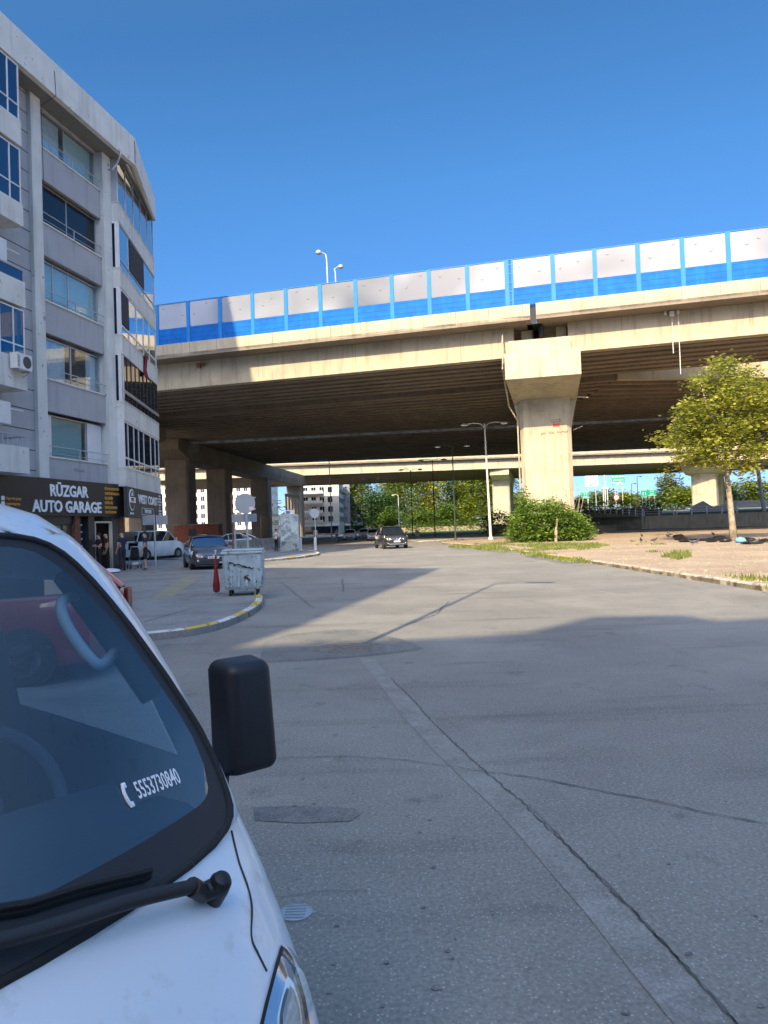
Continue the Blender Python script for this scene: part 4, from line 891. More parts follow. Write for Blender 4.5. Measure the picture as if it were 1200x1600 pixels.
b.grid([rowat(z) for z in (1.711, 1.735, 1.76, 1.78, 1.80, 1.815, 1.825)] + [[(u * .33, -1.3, 1.835) for u in US]])
NS = 9
def strip(sg):
    rows = []
    for z in GZ + []:
        xg = interp(z, GZ, GX); wd = interp(z, TZ, TWD); rows.append([(sg * (xg + (wd - xg) * sin(pi/2 * k / NS)), truck_y(xg + (wd - xg) * sin(pi/2 * k / NS), z), z) for k in range(NS + 1)])
    return rows
SZ = [.35, .42, .50, .62, .75, .85, .92, 1.0, 1.045, 1.074, 1.15, 1.256, 1.373, 1.498, 1.58, 1.64, 1.711, 1.76, 1.80, 1.825]
SY = [0, .1, .22, .34, .5, .66, .78, .9, 1.0]
def sidep(sg, z, t):
    wd = interp(z, TZ, TWD); ys = interp(z, TZ, TYS); return (sg * (wd + .012 * sin(pi * t)), ys + (-1.55 - ys) * t, z)
for sg in (-1, 1):
    b.grid(strip(sg))
    for i in range(len(SZ) - 1):
        for k in range(len(SY) - 1):
            if 1.14 < (SZ[i] + SZ[i+1]) / 2 < 1.6 and 1 <= k <= 5: continue
            b.add([sidep(sg, SZ[i], SY[k]), sidep(sg, SZ[i], SY[k+1]), sidep(sg, SZ[i+1], SY[k+1]), sidep(sg, SZ[i+1], SY[k])], [(0, 1, 2, 3)])
rear = [(u * interp(z, TZ, TWD), -1.55, z) for z in (.35,) for u in (-1, 1)]
for z0, z1, xs in ((.35, 1.2, (-1, 1)), (1.6, 1.825, (-1, 1)), (1.2, 1.6, (-1, -.8)), (1.2, 1.6, (.8, 1))):
    a0, a1 = interp(z0, TZ, TWD), interp(z1, TZ, TWD); b.add([(xs[0]*a0, -1.55, z0), (xs[1]*a0, -1.55, z0), (xs[1]*a1, -1.55, z1), (xs[0]*a1, -1.55, z1)], [(0, 1, 2, 3)])
b.grid([[(-.36, -.98, 1.825), (-.33, -1.3, 1.835), (-.36, -1.55, 1.825)], [(0, -.6 - .1, 1.84), (0, -1.3, 1.845), (0, -1.55, 1.825)], [(.36, -.98, 1.825), (.33, -1.3, 1.835), (.36, -1.55, 1.825)]])
o = b.build('cab', M['paint_white'], tr, smooth='all', fix=True)
bm = bmesh.new(); bm.from_mesh(o.data); bmesh.ops.remove_doubles(bm, verts=bm.verts[:], dist=.004); bmesh.ops.recalc_face_normals(bm, faces=bm.faces[:]); bm.to_mesh(o.data); bm.free()
for p in o.data.polygons: p.use_smooth = True
# windscreen: clear field and black border
gc = MB(); gf = MB()
def clear(x, z): return abs(x) < interp(z, [1.15, 1.25, 1.37, 1.5, 1.62, 1.66], [.674, .697, .655, .60, .525, .45]) and z > (1.15 if abs(x) > .46 else 1.137) and z < 1.685
nx = 96; gz = []
for i in range(len(GZ) - 1):
    n = max(1, int((GZ[i+1] - GZ[i]) / .012)); gz += [GZ[i] + (GZ[i+1]-GZ[i]) * k / n for k in range(n)]
gz.append(GZ[-1])
for i in range(len(gz) - 1):
    for k in range(nx):
        q = []
        for (z, kx) in ((gz[i], k), (gz[i], k+1), (gz[i+1], k+1), (gz[i+1], k)):
            xg = interp(z, GZ, GX); x = -xg + 2 * xg * kx / nx; q.append((x, yg(x, z) + .003, z))
        cx = sum(p[0] for p in q) / 4; cz = sum(p[2] for p in q) / 4
        (gc if False else gf).add(q, [(0, 1, 2, 3)])
def weld(o, sm=True):
    bm = bmesh.new(); bm.from_mesh(o.data); bmesh.ops.remove_doubles(bm, verts=bm.verts[:], dist=.0008); bmesh.ops.recalc_face_normals(bm, faces=bm.faces[:]); bm.to_mesh(o.data); bm.free()
    for p in o.data.polygons: p.use_smooth = sm
gf = MB(); cz_ = [1.143, 1.147, 1.152, 1.16] + [1.16 + .52 * k / 40 for k in range(1, 40)] + [1.672, 1.68, 1.686]
CZ, CX = [1.143, 1.147, 1.152, 1.16, 1.20, 1.25, 1.31, 1.37, 1.435, 1.5, 1.56, 1.62, 1.65, 1.672, 1.68, 1.686], [.640, .662, .674, .684, .698, .697, .680, .655, .628, .597, .560, .515, .483, .45, .425, .39]
gc.grid([[(interp(z, CZ, CX) * k / 24, yg(interp(z, CZ, CX) * k / 24, z) + .003, z) for k in range(-24, 25)] for z in cz_])
for sg in (-1, 1): gf.grid([[(sg * x, yg(x, z) + .003, z) for x in [interp(z, CZ, CX) + (interp(z, GZ, GX) - interp(z, CZ, CX)) * k / 4 for k in range(5)]] for z in cz_])
for zr, up_z in (([1.074, 1.077, 1.084, 1.095, 1.11, 1.13, 1.143], 1), ([1.686, 1.698, 1.706, 1.711], 0)):
    rows = []
    for z in zr:
        xg = interp(z, GZ, GX); zz_x = [xg * k / 30 for k in range(-30, 31)]
        if z in (1.143, 1.686): xc = interp(z, CZ, CX); zz_x = [-xg + (xg - xc) * k / 4 for k in range(4)] + [xc * k / 26 for k in range(-26, 27)] + [xc + (xg - xc) * k / 4 for k in range(1, 5)]
        rows.append([(x, yg(x, z) + .003, z) for x in zz_x])
    gf.grid(rows)
ws = gc.build('windscreen', M['glass_screen'], tr, fix=False); weld(ws)
o = gf.build('windscreen_border', M['trim_black'], ws, fix=False); weld(o)
# rubber seal following the glass edge
seal = [(interp(z, GZ, GX), z) for z in GZ[1:]]; loop = [(-x, z) for x, z in seal][::-1]
b = MB(); pts = []
ring = [(-.56 + 1.12 * k / 14, 1.074) for k in range(15)] + [(x, z) for x, z in seal] + [(.36 - .72 * k / 10, 1.711) for k in range(1, 10)] + [(-x, z) for x, z in seal[::-1]] + [(-.56, 1.074)]
b.tube([(x, yg(x, z) + .002, z) for x, z in ring], .0085, 6, cap=False); b.build('windscreen_seal', M['rubber'], ws, smooth='all')
for sg in (-1, 1):
    b = MB(); b.add([(lambda p: (p[0] * .995, p[1], p[2]))(sidep(sg, z, t)) for z, t in ((1.15, .1), (1.15, .78), (1.373, .78), (1.58, .78), (1.58, .1), (1.373, .1))], [tuple(range(6))]); b.build('side_window', M['glass_window'], tr)
# panel seams, drawn as thin grooves on the real surface
def on(px, py, o=.0015):
    p = hit(px, py); n = Vector((p.x * .5, 1, .6)).normalized(); return p + n * o
def seam_(pl, name, w=.0035, mirror=True):
    b = MB(); P = [on(x, y) for x, y in pl]; b.tube(P, w, 5)
    if mirror: b2 = MB(); b2.tube([(-p.x, p.y, p.z) for p in P], w, 5); b2.build(name, M['joint_dark'], tr)
    b.build(name, M['joint_dark'], tr)
def spl(P, n=6):
    out = []
    for i in range(len(P) - 1):
        a, b_, c, d = P[max(i-1, 0)], P[i], P[i+1], P[min(i+2, len(P)-1)]
        for k in range(n): t = k / n; out.append(.5 * ((2*b_) + (c - a)*t + (2*a - 5*b_ + 4*c - d)*t*t + (-a + 3*b_ - 3*c + d)*t**3))
    return out + [P[-1]]
sp_top = Vector((-.71, truck_y(.71, 1.07) + .002, 1.07))
for sg in (1, -1):
    P = spl([sp_top] + [on(x, y) for x, y in ((372, 1345), (380, 1368), (388, 1392), (393, 1420), (392, 1464), (402, 1490), (416, 1518))])
    b = MB(); b.tube([(p.x * sg, p.y, p.z) for p in P], .0022, 5); b.build('panel_gap', M['joint_dark'], tr)
# headlamps
HL = [(437, 1477), (446, 1484), (455, 1497), (466, 1528), (475, 1560), (482, 1600), (484, 1660), (470, 1720), (440, 1740), (410, 1700), (403, 1650), (404, 1600), (412, 1566), (421, 1533), (430, 1500)]
hp = [hit(x, y) for x, y in HL]; c_ = sum(hp, Vector()) / len(hp)
for sg in (1, -1):
    fx = lambda p: Vector((p.x * sg, p.y, p.z)); n = Vector((-.45 * 1, .8, .35)).normalized(); cc = c_ + n * .03
    b = MB(); P = [fx(p + n * .003) for p in hp]; b.add(P + [fx(cc * 1 - n * .026)], [(i, (i+1) % len(P), len(P)) for i in range(len(P))]); hl = b.build('headlight', M['trim_black'], tr)
    b = MB(); P = [fx(c_.lerp(p, .84) + n * .006 + Vector((.004, 0, 0))) for p in hp]; Q = [fx(c_.lerp(p, .5) + n * .012) for p in hp]
    b.add(P + Q, [(i, (i+1) % len(P), (i+1) % len(P) + len(P), i + len(P)) for i in range(len(P))]); b.add(Q, [tuple(range(len(Q)))]); b.build('reflector', M['chrome'], hl, smooth=True)
    b = MB(); P = [fx(c_.lerp(p, .99) + n * .012) for p in hp]; Q = [fx(c_.lerp(p, .6) + n * .034) for p in hp]
    b.add(P + Q, [(i, (i+1) % len(P), (i+1) % len(P) + len(P), i + len(P)) for i in range(len(P))]); b.add(Q, [tuple(range(len(Q)))]); b.build('lens', M['lens_clear'], hl, smooth='all')
    b = MB(); P = [fx(c_.lerp(p, .35) + n * .016) for p in hp]; b.add(P, [tuple(range(len(P)))]); b.build('bulb_shield', M['frame_alu'], hl)
# wipers
for sg in (1, -1):
    fx = lambda p: Vector((p.x * sg, p.y, p.z)); up = Vector((0, .55, .83))
    if sg == -1: continue
    pv = hit(333, 1404)
    wi = bpy.data.objects.new('tmp', None); bpy.data.objects.remove(wi)
    a1 = hit(288, 1412) + up * .045; a2 = hit(190, 1440) + up * .05; a3 = hit(100, 1468) + up * .045; a4 = hit(0, 1496) + up * .04; a5 = hit(-120, 1520) + up * .035
    b = MB(); b.tube([pv - up * .015, pv + up * .0, pv + up * .03, pv + up * .048, pv + up * .058, pv + up * .062], [.017, .019, .021, .0205, .015, .006], 18)
    b.tube([pv + up * .036, pv.lerp(a1, .5) + up * .0, a1], [.018, .0175, .017], 12); wo = b.build('wiper', M['black_plastic'], tr, smooth=True)
    b = MB()
    b.tube(spl([a1, a2, a3, a4, a5], 4), .0125, 12)
    b.build('wiper_arm', M['trim_black'], wo, smooth=True)
    q = [hit(x, y) + up * .012 for x, y in ((230, 1375), (120, 1402), (40, 1428), (-100, 1452))]
    b = MB(); b.tube(q, .008, 6); b.tube([p + up * .014 for p in q], .006, 6); b.build('wiper_blade', M['rubber'], wo)
    b = MB(); q2 = [Vector((abs(p.x) * .9 + .05, p.y, p.z)) for p in (a1, a2, a3, a4)]; b.tube(q2, .013, 8); b.tube([Vector((-pv.x, pv.y, pv.z)), Vector((-pv.x, pv.y, pv.z)) + up * .05], .018, 10); b.build('wiper', M['trim_black'], tr)
# mirrors
for sg in (-1, 1):
    mm = Matrix.Translation((sg * 1.0, -.30, 1.205)) @ Matrix.Rotation(sg * radians(8), 4, 'Z') @ Matrix.Rotation(radians(4), 4, 'X')
    bm = bmesh.new(); bmesh.ops.create_cube(bm, size=1)
    for v in bm.verts:
        v.co = Vector((v.co.x * .165, v.co.y * .12, v.co.z * .315))
        if v.co.y > 0: v.co.x *= .82; v.co.z *= .90
        if v.co.z > 0: v.co.x *= .93
    bmesh.ops.bevel(bm, geom=bm.edges[:], offset=.028, segments=5, affect='EDGES', profile=.5); bm.verts.index_update()
    b = MB(mm); b.add([v.co.copy() for v in bm.verts], [[v.index for v in f.verts] for f in bm.faces]); bm.free()
    mo = b.build('side_mirror', M['black_plastic'], tr, smooth='all')
    b = MB(mm); b.b2(-.065, .065, -.064, -.061, -.13, .13); b.build('mirror_glass', M['chrome'], mo)
    b = MB(); b.tube([(sg * .95, -.33, 1.06), (sg * .93, -.31, 1.0), (sg * .84, -.28, .99), (sg * .77, -.27, 1.0)], .016, 8); b.build('mirror_arm', M['black_plastic'], mo)
# sticker on the windscreen
pa, pb = Vector((-.452, .040, 1.2165)), Vector((-.628, -.019, 1.2015))
nn = Vector((2 * bb_ * -.53 / WG ** 2 * -1 * -1, 1, kk)).normalized()
xa = (pb - pa).normalized(); za = (Vector((0, -kk, 1)) - xa * xa.dot(Vector((0, -kk, 1)))).normalized()
mid = pa.lerp(pb, .56); off = -za.cross(xa).normalized() * 1
fr = frame(mid, xa, za); nz = Vector((fr[0][2], fr[1][2], fr[2][2]))
fr = Matrix.Translation(nz * (.004 if nz.y > 0 else -.004)) @ fr
text('5553730840', .048, ws, 'phone_number', 'letter_white', fr, .0003, sx=.52, bold=.0006)
b = MB(fr); 
arc = [(-.083 + .008 * cos(t), .022 * sin(t), 0) for t in [radians(100 + 16 * k) for k in range(11)]]
b.tube(arc, .0035, 6); b.rbox((-.085, .019, 0), (.011, .011, .004), .002); b.rbox((-.085, -.019, 0), (.011, .011, .004), .002); b.build('phone_symbol', M['letter_white'], ws)
# inside the cab
b = MB(); b.grid([[(x, min(y, yg(x, z) - .04 if abs(x) < .6 else -.06), z) for x in (-.70, -.6, -.5, -.25, 0, .25, .5, .6, .70)] for y, z in ((.10, 1.06), (-.02, 1.085), (-.12, 1.10), (-.24, 1.09), (-.30, 1.02), (-.31, .70))]); b.build('dashboard', M['dash'], tr, smooth='all')
b = MB(); b.grid([[(x, -.06 - .30 * k / 5, 1.09 + (.085 * sin(pi * min(k / 4, 1)) if -.6 < x < -.18 else 0)) for x in (-.62, -.55, -.47, -.38, -.29, -.2, -.15)] for k in range(6)]); b.build('instrument_hood', M['dash'], tr, smooth='all')
sw = MB(Matrix.Translation((-.36, -.42, 1.12)) @ Matrix.Rotation(radians(-52), 4, 'X')); sw.tube([(.19 * cos(2*pi*k/28), .19 * sin(2*pi*k/28), 0) for k in range(29)], .017, 8, cap=False); sw.lathe([(.06, -.03), (.07, 0), (.05, .02)], (0, 0, -.01), 14)
for t in (0, 2.1, 4.2): sw.tube([(.05 * cos(t), .05 * sin(t), 0), (.18 * cos(t), .18 * sin(t), 0)], .012, 6)
sw.build('steering_wheel', M['seat_cloth'], tr, smooth='all')
for x in (-.38, .38):
    b = MB(); b.rbox((x, -1.2, .98), (.46, .16, .75), .06); b.rbox((x, -1.2, 1.43), (.26, .10, .20), .04); b.rbox((x, -.95, .62), (.48, .5, .16), .05); b.build('seat', M['seat_cloth'], tr, smooth=True)
b = MB(); b.tube(spl([hit(x, y) + (TI.to_3x3() @ ray(x, y)).normalized() * dd_ for x, y, dd_ in ((118, 932, .16), (100, 936, .11), (96, 955, .10), (112, 990, .10), (142, 1030, .10), (160, 1038, .11), (180, 1018, .17))], 5), .0125, 10); b.build('grab_handle', M['handle_beige'], tr, smooth='all')
b = MB(); b.tube([(-.60, -.47, 1.61), (-.655, -.34, 1.45), (-.70, -.25, 1.32)], .03, 8); b.tube([(.60, -.47, 1.61), (.655, -.34, 1.45), (.70, -.25, 1.32)], .03, 8); b.build('pillar_trim', M['dash'], tr, smooth='all')
b = MB(); b.b2(-.72, .72, -1.5, -1.48, .6, 1.22); b.grid([[(x, y, 1.70 + (.06 if y < -.6 else 0)) for x in (-.5, 0, .5)] for y in (-.42, -.8, -1.5)]); b.b2(-.75, .75, -1.5, .1, .55, .58); b.build('cab_lining', M['dash'], tr)
b = MB(); b.rbox((0, -.36, 1.60), (.22, .03, .07), .012); b.build('interior_mirror', M['trim_black'], tr)
b = MB(); b.rbox((-.5, -.13, 1.112), (.012, .012, .012), .003); b.build('warning_lamp', M['sign_red'], tr)
# lower front, bed and wheels
b = MB(); b.grid([rowat(z, .006) for z in (.345, .385, .42, .46)]); b.build('bumper', M['trim_black'], tr, smooth='all')
b = MB(); b.grid([[(x, truck_y(x, z) + .006, z) for x in (-.36, -.2, 0, .2, .36)] for z in (.60, .66, .72)]); b.build('grille', M['trim_black'], tr)
b = MB(); b.b2(-.26, .26, .585, .595, .47, .58); b.build('number_plate', M['plate_white'], tr)
b = MB(); b.b2(-.86, .86, -4.5, -1.62, .78, .84); b.b2(-.86, -.83, -4.5, -1.62, .84, 1.16); b.b2(.83, .86, -4.5, -1.62, .84, 1.16); b.b2(-.83, .83, -1.65, -1.62, .84, 1.5); b.b2(-.83, .83, -4.5, -4.47, .84, 1.16); b.build('cargo_bed', M['paint_white_dull'], tr)
b = MB(); b.b2(-.4, -.3, -4.4, -.2, .5, .62); b.b2(.3, .4, -4.4, -.2, .5, .62); b.b2(-.3, .3, -1.8, -1.4, .45, .7); b.build('chassis', M['trim_black'], tr)
def wheel(parent, x, y, r_, wd=.19, name='wheel'):
    b = MB(); s = 1 if x > 0 else -1
    b.lathe([(r_ * .62, -wd/2), (r_ * .93, -wd/2), (r_, -wd * .36), (r_, wd * .36), (r_ * .93, wd/2), (r_ * .62, wd/2)], (x, y, r_), 24, 'X'); wh = b.build(name, M['rubber'], parent, smooth=True)
    b = MB(); b.lathe([(.02, wd * .36 * s), (r_ * .14, wd * .40 * s), (r_ * .2, wd * .30 * s), (r_ * .55, wd * .34 * s), (r_ * .63, wd * .50 * s)], (x, y, r_), 24, 'X')
    b.build('rim', M['rim'], wh, smooth=True); return wh
for x, y in ((-.72, -.62), (.72, -.62), (-.70, -3.3), (.70, -3.3)): wheel(tr, x, y, .30)

# ================================================================ cars
def car(name, label, cat, loc, rz, paint, W=1.72, L=4.0, H=1.49, group=None, kind='hatch', front='hatch', plate=None, wr=.31, gl='glass_dark', rail=False, clear=.18, inside=False):
    t = thing(name, label, cat, loc, rz, group); h = L / 2; w = W / 2
    if kind in ('hatch', 'steep'): top = [(h, .50), (h-.03, .66), (h-.16, .80), (h-.45, .90), (h-1.0, 1.0), (0, 1.0), (-h+.6, 1.04), (-h+.12, 1.06), (-h, .85), (-h, .45)]
    elif kind == 'suv': top = [(h, .62), (h-.03, .84), (h-.14, .98), (h-.5, 1.08), (h-1.05, 1.15), (0, 1.14), (-h+.6, 1.18), (-h+.12, 1.18), (-h, .95), (-h, .5)]
    else: top = [(h, .60), (h-.05, .85), (h-.25, 1.0), (h-.6, 1.12), (h-.95, 1.22), (0, 1.20), (-h+.6, 1.20), (-h+.04, 1.22), (-h, 1.0), (-h, .5)]
    hw = [.74, .86, .95, .99, 1, 1, 1, .97, .92, .86]
    rows = []
    for (y, zt), k in zip(top, hw):
        a = w * k; zl = clear + (.06 if abs(y) > h - .2 else 0)
        rows.append([(-a * .0, y, zl), (-a * .9, y, zl), (-a * .985, y, zl + .10), (-a, y, zl + (zt-zl) * .5), (-a * .975, y, zt - .10), (-a * .90, y, zt - .02), (-a * .6, y, zt + .015), (0, y, zt + .025), (a * .6, y, zt + .015), (a * .90, y, zt - .02), (a * .975, y, zt - .10), (a, y, zl + (zt-zl) * .5), (a * .985, y, zl + .10), (a * .9, y, zl), (0, y, zl)])
    b = MB(); b.grid(rows); b.add(rows[0], [tuple(range(15))]); b.add(rows[-1], [tuple(range(15))]); body = b.build('body', M[paint], t, smooth=40)
    bt = {'hatch': (h-.95, 1.0, .30, .98, -.95, -h+.13), 'suv': (h-1.05, 1.14, .32, .98, -1.35, -h+.12), 'van': (h-.95, 1.2, .30, .98, -h+.25, -h+.05), 'steep': (h-.95, 1.0, .30, .98, -h+.52, -h+.06)}[kind]
    yc, zc = bt[0], bt[1]; yt = h - (1.75 if kind != 'van' else 1.5); yr, ybb = bt[4], bt[5]; tw = .70 if kind != 'van' else .80
    st = [((yc, zc - .04), (yc, zc - .01)), ((yc - .25, zc - .04), (yt, H - .07)), ((0, zc - .04), (yt - .6, H - .01)), ((-.5, zc - .04), (yr, H - .05)), ((ybb, zc), (ybb + .0, zc + .03))]
    rows = [[(-w * .93, p[0], p[1]), (-w * (tw + .03), q[0], q[1] - .02), (-w * tw * .6, q[0], q[1] + .015), (0, q[0], q[1] + .02), (w * tw * .6, q[0], q[1] + .015), (w * (tw + .03), q[0], q[1] - .02), (w * .93, p[0], p[1])] for p, q in st]
    rows[0] = [(r_[0], r_[1], r_[2]) for r_ in rows[0]]
    rows[0][1] = (-w * .88, yc, zc); rows[0][5] = (w * .88, yc, zc)
    b = MB(); b.grid(rows); gh = b.build('windows', M[gl], t, smooth=30)
    rf = [[(x * 1.02 if abs(x) > .3 else x, y, z + .012) for x, y, z in rw[1:6]] for rw in rows[1:4]]
    f0 = [(x, y + .06, z - .02) for x, y, z in rf[0]]
    b = MB(); b.grid([f0] + rf); 
    for sg in (1, 5):
        b.tube([rows[0][sg], rows[1][sg]], .035, 6); b.tube([rows[1][sg], rows[2][sg], rows[3][sg]], .03, 6); b.tube([rows[3][sg], rows[4][sg]], .045, 6)
        bx = 0 if sg == 1 else 6; b.tube([rows[2][bx], (rows[2][sg][0], rows[2][sg][1] + .5, rows[2][sg][2])], .028, 6)
    b.build('roof', M[paint], t, smooth=40)
    if rail:
        for s in (-1, 1): b = MB(); b.tube([(s * w * tw, yt - .1, H + .02), (s * w * tw, yt - .25, H + .06), (s * w * tw, yr + .2, H + .05), (s * w * tw, yr, H)], .02, 6); b.build('roof_rail', M['rim'], t)
    for x in (-1, 1):
        for y in (h - .82, -h + .72):
            b = MB(); b.lathe([(wr + .055, -.012), (wr + .05, .012)], (x * (w * .995), y, wr + .01), 22, 'X'); b.build('wheel_arch', M['trim_black'], t)
            wheel(t, x * (w - .075), y, wr)
    zf = top[1][1]
    for s in (-1, 1):      # headlights: swept almond patches on the front corners
        b = MB(); P = [(s*w*.44, h - .02, zf - .10), (s*w*.62, h + .005 - .05, zf - .16), (s*w*.86, h - .14, zf - .13), (s*w*.97, h - .38, zf + .06), (s*w*.93, h - .42, zf + .16), (s*w*.80, h - .22, zf + .12), (s*w*.60, h - .07, zf + .00)]
        P = [Vector(p) + Vector((s * .02, .035, .0)) for p in P]; c = sum(P, Vector()) / 7 + Vector((s * .02, .04, .01)); b.add(P + [c], [(i, (i+1) % 7, 7) for i in range(7)]); hl = b.build('headlight', M['lamp_lens'], t, smooth='all')
        b = MB(); b.lathe([(.05, 0), (.045, .02)], (s * w * .72, h - .02, clear + .22), 12, 'Y'); b.build('fog_light', M['lamp_lens'], t)
        b = MB(); b.rbox((s * (w + .09), yc - .18, zc + .08), (.20, .10, .14), .03); b.tube([(s * w * .93, yc - .18, zc + .02), (s * (w + .05), yc - .18, zc + .05)], .02, 6); b.build('side_mirror', M[paint], t, smooth=True)
        b = MB(); b.rbox((s * w * .80, -h - .0, zc - .14), (.2, .06, .28), .02); b.build('tail_light', M['tail_red'], t)
    b = MB(); b.rbox((0, h - .01, zf - .12), (w * .84, .05, .15), .02); g = b.build('grille', M['trim_black'], t)
    b = MB(); b.rbox((0, h + .02, zf - .11), (w * .80, .02, .035), .006); b.lathe([(.085, 0), (.085, .015), (.065, .018)], (0, h + .02, zf - .10), 18, 'Y'); b.build('grille_bar', M['chrome'], g, smooth=True)
    if front == 'suv':
        b = MB(); b.tube([(-.28, h + .03, zf - .02), (-.12, h + .045, zf - .19), (.12, h + .045, zf - .19), (.28, h + .03, zf - .02)], .022, 6); b.rbox((0, h + .0, clear + .14), (w * 1.3, .04, .05), .015); b.build('grille_frame', M['chrome'], t)
    b = MB(); b.rbox((0, h - .03, clear + .17), (w * 1.25, .07, .14), .03); b.build('air_intake', M['trim_black'], t)
    b = MB(); b.b2(-.26, .26, h + .035, h + .045, clear + .29, clear + .40); pl = b.build('number_plate', M['plate_white'], t)
    b = MB(); b.b2(.215, .258, h + .045, h + .047, clear + .292, clear + .398); b.build('plate_band', M['plate_blue'], pl)
    if plate: text(plate, .115, pl, 'plate_lettering', 'plate_ink', frame((-.02, h + .048, clear + .345), (-1, 0, 0), (0, 0, 1)), .001, sx=.72, bold=.002)
    if kind == 'van':
        b = MB(); b.b2(-w * .70, w * .70, -h - .012, -h - .0, 1.28, H - .16); b.build('rear_window', M['glass_dark'], t)
    b = MB(); b.b2(-.26, .26, -h - .03, -h - .02, .72, .83); b.build('number_plate', M['plate_white'], t)
    return t
hatch = car('parked_car', 'dark grey hatchback parked on the pavement facing the camera behind the garbage container', 'car', (-8.15, 33.6, .12), radians(180 + 21), 'paint_grey', plate='35 GA 5207', gl='glass_blue', W=1.74)
suv = car('moving_car', 'dark SUV with roof rails driving towards the camera on the road', 'car', (.45, 58.0, 0), radians(180 + 11), 'paint_suv', W=1.84, L=4.64, H=1.71, kind='suv', front='suv', plate='35 BS 384', rail=True, wr=.36, clear=.22)
van = car('parked_van', 'white passenger van parked under the viaduct behind the garage', 'van', (-15.3, 48.5, .12), radians(-26), 'paint_white_dull', W=1.83, L=4.4, H=1.85, kind='van')
car('parked_car', 'red hatchback half hidden behind the white truck roof', 'car', (-5.45, 9.3, 0), radians(92), 'paint_red', W=1.7, L=3.9, H=1.50, kind='steep')
c1 = car('parked_car', 'white car in the sun farthest up the street on the left', 'car', (gnd(590, 843).x - .5, 96, 0), radians(180 + 3), 'paint_white_dull', group='cars parked up the street')
dup(c1, (-3.4, 120, 0), radians(182), 'white car parked behind the nearer white car far up the street')
car('parked_car', 'silver car parked behind the low concrete wall under the viaduct', 'car', (-12.4, 60, .12), radians(80), 'paint_silver')
car('parked_car', 'dark car parked up the street beside the white ones', 'car', (-.9, 121, 0), radians(100), 'paint_grey', group='cars parked up the street')
v2 = dup(van, (31.2, 123.5, 3.25), radians(90), 'small white van driving on the bridge above the underpass')
dup(c1, (-4.9, 104, 0), radians(178), 'white car by the shop fronts far up the street, left of the others')
# ================================================================ street furniture
# garbage container
gc0 = thing('garbage_container', 'dented pale blue metal garbage container on wheels at the pavement corner', 'garbage container', (-3.57, 18.55, .12), radians(6)); gc0.scale = (.9, .9, .97)
b = MB(); w0, w1, d0, d1 = .515, .545, .46, .52
sec = lambda w, d, z: [(-w + .06, -d, z), (w - .06, -d, z), (w, -d + .06, z), (w, d - .06, z), (w - .06, d, z), (-w + .06, d, z), (-w, d - .06, z), (-w, -d + .06, z)]
rows = [sec(w0 - .05, d0 - .05, .16), sec(w0, d0, .24), sec(w0 + .02, d0 + .02, .5), sec(w1, d1, 1.08)]
b.grid(rows, close=True); b.add(rows[0], [tuple(range(8))]); b.build('body', M['container_paint'], gc0, smooth=30)
for k in range(4):
    b = MB(); x = -.32 + k * .21; b.rbox((x, -.505, .50), (.07, .03, .52), .012); b.build('rib', M['container_paint'], gc0)
b = MB(); b.rbox((0, 0, 1.10), (1.14, 1.10, .06), .02); b.rbox((0, 0, 1.16), (1.10, 1.06, .05), .02); b.build('lid', M['container_paint'], gc0)
b = MB(); ribbon(b, [Vector((-.36, .86, 0)), Vector((.30, .70, 0))], .05, .5, 0, 3, .05); b.v = [(x, -.535 - (y - .5) * .02, y) for x, y, z in b.v]; ribbon
b.build('scrape', M['frame_dark'], gc0, fix=False)
b = MB(); b.add([(.03, -.527, .46), (.10, -.527, .42), (.19, -.527, .37), (.21, -.527, .41), (.12, -.527, .48), (.06, -.527, .52)], [tuple(range(6))]); b.build('scrape', M['frame_dark'], gc0, fix=False)
for s in (-1, 1):
    b = MB(); b.tube([(s * .56, -.12, .86), (s * .64, -.12, .86), (s * .64, .12, .86), (s * .56, .12, .86)], .018, 6); b.build('handle', M['galv'], gc0)
for x in (-.36, .36):
    for y in (-.34, .34):
        b = MB(); b.lathe([(.09, -.025), (.10, -.015), (.10, .015), (.09, .025)], (x, y, .10), 14, 'X'); b.b2(x - .035, x + .035, y - .03, y + .03, .13, .2); b.build('caster', M['rubber'], gc0)
t = thing('folded_parasol', 'folded dark red parasol leaning beside the garbage container', 'parasol', (-4.36, 18.9, .12), 0)
b = MB(); b.lathe([(.02, 1.02), (.03, .9), (.035, .75), (.06, .5), (.095, .2), (.08, .08), (.02, .05)], (0, 0, 0), 10); b.build('canopy', M['red_cloth'], t, smooth=True)
b = MB(); b.tube([(0, 0, 0), (0, 0, 1.1)], .014, 6); b.lathe([(.02, 1.08), (.03, 1.11), (.02, 1.14)], (0, 0, 0), 8); b.build('pole', M['frame_white'], t)
def round_sign(loc, hgt, r_, label, rz=0, plate=False, tilt=0):
    t = thing('traffic_sign', label, 'traffic sign', loc, rz, 'round signs seen from behind')
    b = MB(); b.tube([(.06, 0, -.0), (0, 0, hgt + r_ * .8)], .036, 10); b.build('pole', M['galv'], t, smooth=True)
    b = MB(); b.lathe([(r_, -.045), (r_, -.03), (r_ - .02, -.028)], (0, 0, hgt), 32, 'Y'); b.b2(-.3, .3, -.03, -.015, hgt + .14, hgt + .18); b.b2(-.3, .3, -.03, -.015, hgt - .18, hgt - .14); b.build('sign_disc', M['sign_back'], t)
    if plate: b = MB(); b.b2(.12, .26, .0 - .052, -.048, hgt - .2, hgt - .1); b.build('sticker', M['paper_white'], t)
    return t
round_sign((-3.95, 21.0, .12), 2.38, .29, 'grey back of a round traffic sign on a pole just behind the garbage container', 0, True)
t = thing('direction_sign', 'flat grey sign plate on a thin post beside the round sign behind the container', 'sign', (-4.40, 21.6, .12), 0)
b = MB(); b.tube([(.02, 0, 0), (0, 0, 2.15)], .03, 8); b.build('pole', M['galv'], t)
